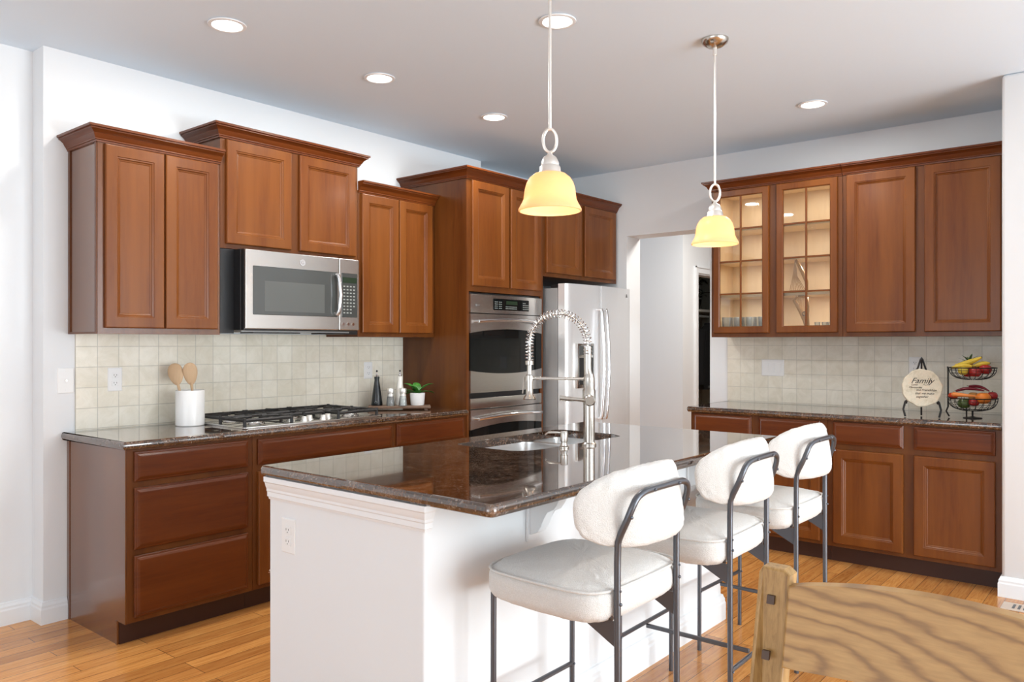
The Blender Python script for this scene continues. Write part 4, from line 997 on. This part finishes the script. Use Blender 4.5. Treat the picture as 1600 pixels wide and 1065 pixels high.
# lower basket
K4 = lambda r, f, z: K3(r, f, z-.032)
ball('orange', 'large orange at the right of the lower basket', 'orange', K4(.055, .050, .152), .040, M_org, None, .88, False)
ball('orange', 'small golden orange behind the carrot in the lower basket', 'orange', K4(.005, .02, .160), .028, M_yam, None, .9, False)
ball('bell_pepper', 'green pepper low in the left of the lower basket', 'pepper', K4(-.040, .035, .118), .035, M_gpe, None, .9)
ball('apple', 'red apple against the right rim of the lower basket', 'apple', K4(.098, .0, .165), .028, M_app, None, .9)
ball('apple', 'red apple at the bottom centre of the lower basket', 'apple', K4(.010, .060, .128), .028, M_app, None, .9)
ball('tomato', 'red tomato at the left rim of the lower basket', 'tomato', K4(-.098, .01, .158), .026, fcol('tomato_skin', (.55, .05, .012), .25), None, .85)
o = thing('carrot', 'orange carrot laid across the front of the lower basket', 'carrot', K4(-.10, .085, .165))
MB().tube([K4(-.100, .088, .172), K4(-.09, .090, .172), K4(-.03, .098, .168), K4(.03, .10, .164)], [.006, .013, .010, .003], 12).build('root', M_car, o, smooth=True)
for i, (a, b_, c_, lb) in enumerate(((K4(-.06, .02, .198), K4(-.01, .03, .212), K4(.06, .02, .192), 'dark red chilli arching over the top of the lower basket'), (K4(-.02, -.02, .215), K4(.04, .0, .225), K4(.085, .01, .190), 'dark red chilli curving toward the right of the lower basket'), (K4(-.085, -.01, .185), K4(-.04, -.02, .205), K4(.0, -.02, .205), 'dark red chilli at the back left of the lower basket'))):
    o = thing('chilli_pepper', lb, 'chilli', a, 'chillies in the lower basket'); c = [a*(1-u)**2+b_*2*u*(1-u)+c_*u*u for u in [k/10 for k in range(11)]]
    MB().tube(c, [.003+.006*math.sin(PI*min(1, .15+u/12)) for u in range(11)], 8).build('pod', M_chl, o, smooth=True)
    MB().tube([c[0], c[0]+(c[0]-c[1])*.8+Mz*.004], .002, 6).build('stem', M_gpe, o)

# ------------------------------------------------------------------ inside the glass cabinet
zf = 1.4282
gl = None
pos = []
for i in range(7): pos.append((5.40+.05*(i % 2), 2.452-.045*i, 'left'))
gtag = ['first tall tumbler from the left behind the left glass door', 'second tall tumbler from the left behind the left glass door', 'third tall tumbler from the left behind the left glass door', 'middle tall tumbler of the seven behind the left glass door', 'third tall tumbler from the right behind the left glass door', 'second tall tumbler from the right behind the left glass door', 'rightmost tall tumbler behind the left glass door']
for i, (x, y, _) in enumerate(pos):
    if gl is None:
        gl = thing('tumbler', gtag[i], 'glass', (x, y, zf), 'tall tumblers behind the left glass door')
        MB().lathe([(0, 0), (.026, 0), (.028, .004), (.033, .105), (.0315, .105), (.0265, .010), (0, .008)], (x, y, zf), 28).build('glass', M_ware, gl, smooth=True)
    else: dup(gl, (x, y, zf), gtag[i])
gs = None
for i, (x, y) in enumerate(((5.38, 1.800), (5.40, 1.760), (5.38, 1.716))):
    lb = ['leftmost short glass behind the right glass door', 'middle short glass behind the right glass door', 'rightmost short glass behind the right glass door'][i]
    if gs is None:
        gs = thing('short_glass', lb, 'glass', (x, y, zf), 'short glasses behind the right glass door')
        MB().lathe([(0, 0), (.016, 0), (.017, .003), (.006, .010), (.005, .022), (.017, .036), (.019, .060), (.018, .060), (.015, .037), (0, .028)], (x, y, zf), 24).build('glass', M_ware, gs, smooth=True)
    else: dup(gs, (x, y, zf), lb)
for y_ in (1.85, 2.30):
    for z_, e_ in ((2.405, .75), (2.130, .55), (1.905, .55), (1.660, .6)):
        l = bpy.data.lights.new('added_cabinet_fill', 'AREA'); l.shape = 'DISK'; l.size = .05; l.energy = e_; l.color = (1, .94, .84)  # unseen lamps added only to brighten the cabinet interior
        o = link(bpy.data.objects.new('added_cabinet_fill', l)); o.location = (5.42, y_, z_)
# string ornament
M_amber = wood('amber_wood', (6, 6, 1), (.40, .20, .06), (.52, .28, .10), (.45, .24, .08), .4, .3)
hx = 5.50
t = thing('harp_ornament', 'amber wooden string ornament behind the right glass door', 'ornament', (hx-.04, 1.90, zf))
def H3(y, z, dx_=0): return (hx-.12+dx_, y, z)
fr1 = [(1.935, 1.662), (1.955, 1.64), (1.915, 1.57), (1.885, 1.50), (1.865, 1.4345)]; fr2 = [(1.925, 1.667), (1.87, 1.66), (1.86, 1.60), (1.865, 1.53), (1.862, 1.4345)]
MB().tube([H3(*q) for q in fr1], [.010, .012, .014, .013, .012], 10).tube([H3(*q) for q in fr2], [.010, .009, .008, .009, .012], 10).build('frame', M_amber, t, smooth=True)
b = MB()
for k in range(7): u = k/6; b.cyl(H3(1.925-.05*u, 1.66), H3(1.915-.045*u, 1.57-.09*u), .0018, seg=6)
b.build('string', M_amber, t)
MB().sq(H3(1.878, 1.545, -.02), .017, .017, .017, 1, 1, 10, 6).build('crystal_ball', M_crystal, t)
t2 = thing('harp_ornament', 'upper amber fan-shaped string ornament on the shelf behind the right glass door', 'ornament', (hx-.12, 1.92, 1.689))
MB().tube([H3(1.945, 1.915-.003), H3(1.925, 1.88), H3(1.895, 1.82), H3(1.872, 1.76), H3(1.870, 1.6945)], [.008, .012, .014, .012, .009], 10).tube([H3(1.870, 1.699), H3(1.985, 1.699)], .008, 8).build('frame', M_amber, t2, smooth=True)
b = MB()
for k in range(9): u = k/8; b.tube([H3(1.950-.010*u, 1.905-.05*u), H3(1.965-.030*u, 1.80), H3(1.985-.105*u, 1.705)], .0022, 6)
b.build('string', M_amber, t2, smooth=True)

# ------------------------------------------------------------------ closet contents
M_cloth = mat('black_cloth', (.006, .006, .007), .9); M_zip = mat('grey_zip', (.12, .12, .12), .4, .6)
MB_s = MB().box(HX+.122, 9.018, 4.02, 4.418, 1.70, 1.725)
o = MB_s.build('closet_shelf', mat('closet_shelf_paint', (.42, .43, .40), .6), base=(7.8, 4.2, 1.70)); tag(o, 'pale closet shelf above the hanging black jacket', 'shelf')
o = MB().cyl((HX+.122, 4.08, 1.65), (9.018, 4.08, 1.65), .014, seg=14).build('hanging_rod', mat('rod_metal', (.35, .36, .34), .4, .3), smooth=True, base=(7.8, 4.08, 1.65)); tag(o, 'grey closet rod carrying the black jacket', 'rod')
jx = 8.50; jy = 4.08
t = thing('jacket', 'black jacket hanging in the dark hall closet', 'jacket', (jx, jy, .72))
bj = MB(); rings = []
for z, w_, d_ in ((.74, .235, .085), (.80, .240, .085), (1.0, .232, .088), (1.2, .225, .09), (1.34, .215, .09), (1.41, .18, .075), (1.455, .10, .06), (1.475, .055, .05), (1.50, .05, .045)):
    rings.append([bj.b.verts.new((jx+w_*math.cos(a)*(1+.02*math.sin(5*a+z*7)), jy+d_*math.sin(a)*(1+.10*math.sin(7*a+z*5)), z)) for a in [2*PI*k/40 for k in range(40)]])
for A_, B_ in zip(rings, rings[1:]):
    for j in range(40): bj.b.faces.new((A_[j], A_[(j+1) % 40], B_[(j+1) % 40], B_[j]))
bj.b.faces.new(rings[0][::-1]); bj.b.faces.new(rings[-1]); bj.build('body', M_cloth, t, smooth=True)
for s_ in (-1, 1): MB().tube([(jx+s_*.17, jy, 1.40), (jx+s_*.25, jy-.02, 1.25), (jx+s_*.27, jy-.03, 1.0), (jx+s_*.265, jy-.04, .80)], [.055, .055, .05, .042], 14).build('sleeve', M_cloth, t, smooth=True)
MB().box(jx-.20, jx-.02, jy-.094, jy-.086, .755, .785, .003).build('hem_tab', M_zip, t)
th = thing('coat_hanger', 'dark hanger inside the black jacket in the closet', 'hanger', (jx, jy, 1.5))
MB().tube([(jx, jy, 1.505), (jx, jy, 1.54), (jx-.018, jy, 1.56), (jx-.018, jy, 1.580), (jx, jy, 1.5885), (jx+.016, jy, 1.580)], .0025, 8).build('hook', M_zip, th, smooth=True)
for o_ in (t, th): o_.location.z += .08
pb = thing('leafy_bundle', 'dark dried foliage stored on the closet shelf', 'foliage', (8.32, 4.2, 1.726))
MB().lathe([(0, 0), (.09, 0), (.11, .12), (.10, .12), (.085, .01), (0, .01)], (8.32, 4.2, 1.7255), 24).build('basket', mat('dark_wicker', (.02, .014, .008), .8), pb, smooth=True)
M_dry = mat('dried_leaf', (.035, .032, .008), .8); random.seed(11)
b = MB()
for k in range(90): leaf(b, (8.32+random.uniform(-.07, .07), 4.2+random.uniform(-.07, .07), 1.84+random.uniform(0, .22)), random.uniform(0, 2*PI), random.uniform(.1, 1.3), random.uniform(.08, .17), random.uniform(.016, .03), .5)
b.build('leaves', M_dry, pb, smooth=True)

# ------------------------------------------------------------------ floor register
vx0, vx1, vy0, vy1 = 4.60, 4.82, .30, .645
t = thing('floor_register', 'pale slotted floor register beside the white wall end', 'vent', (4.7, .5, 0))
M_reg = mat('register_plate', (.62, .50, .40), .4)
MB().box(4.685, 4.815, .30, .655, .0003, .005, .0015).build('plate', M_reg, t)
b = MB()
for k in range(12): y = .602-.024*k; b.box(4.712, 4.790, y-.006, y+.006, .0052, .0056)
b.build('slot', M_black, t)

# ------------------------------------------------------------------ dining chair (near right)
cx, cy1 = 1.250, .512        # top outer corner of the left post (front face)
t = thing('dining_chair', 'oak dining chair with pegged posts in the near right corner', 'chair', (1.05, .25, 0))
PW, PD, H0 = .052, .034, .985
lean = math.radians(14)
def tiltx(v, z0=.45):
    dz = v.z-z0
    return Vector((v.x+math.tan(lean)*dz if dz > 0 else v.x, v.y, v.z))
def tb(b):
    for v in b.b.verts: v.co = tiltx(v.co)
    return b
xb = cx-math.tan(lean)*(H0-.45)
for y1 in (cy1, cy1-.46):
    b = MB()
    pr = [(y1-PW, .0), (y1, .0), (y1, .40), (y1, .978), (y1-.006, .988), (y1-PW+.012, .988), (y1-PW, .980), (y1-PW, .40)]
    b.prism(pr, lambda y, z, t_: (xb+t_, y, z), 0, PD, .004); tb(b)
    ps = b.build('back_post', M_oakv, t)
    for z in (.940, .858): pg = MB().box(xb-.0012, xb+.004, y1-.030, y1-.018, z-.0065, z+.0065); tb(pg).build('peg', M_peg, ps)
ra, rb = cy1-PW+.001, cy1-.46+.001
b = MB(); poly = []
K = 18
for k in range(K+1): u = k/K; poly.append((ra+(rb-ra)*u, .966+.022*4*u*(1-u)))
for k in range(K+1): u = 1-k/K; poly.append((ra+(rb-ra)*u, .846+.010*4*u*(1-u)))
b.prism(poly, lambda y, z, t_: (xb-.003+t_, y, z), 0, .024, .003)
tb(b).build('top_rail', M_oak, t)
b = MB().box(xb+.004, xb+.022, rb, ra, .56, .62, .003); tb(b).build('lower_rail', M_oak, t)
MB().box(xb-.44, xb+.0, cy1-.455, cy1-.005, .430, .460, .006).build('seat', M_oak, t)
for y0 in (cy1-.055, cy1-.45): MB().box(xb-.435, xb-.395, y0, y0+.04, 0, .430, .003).build('front_leg', M_oakv, t)
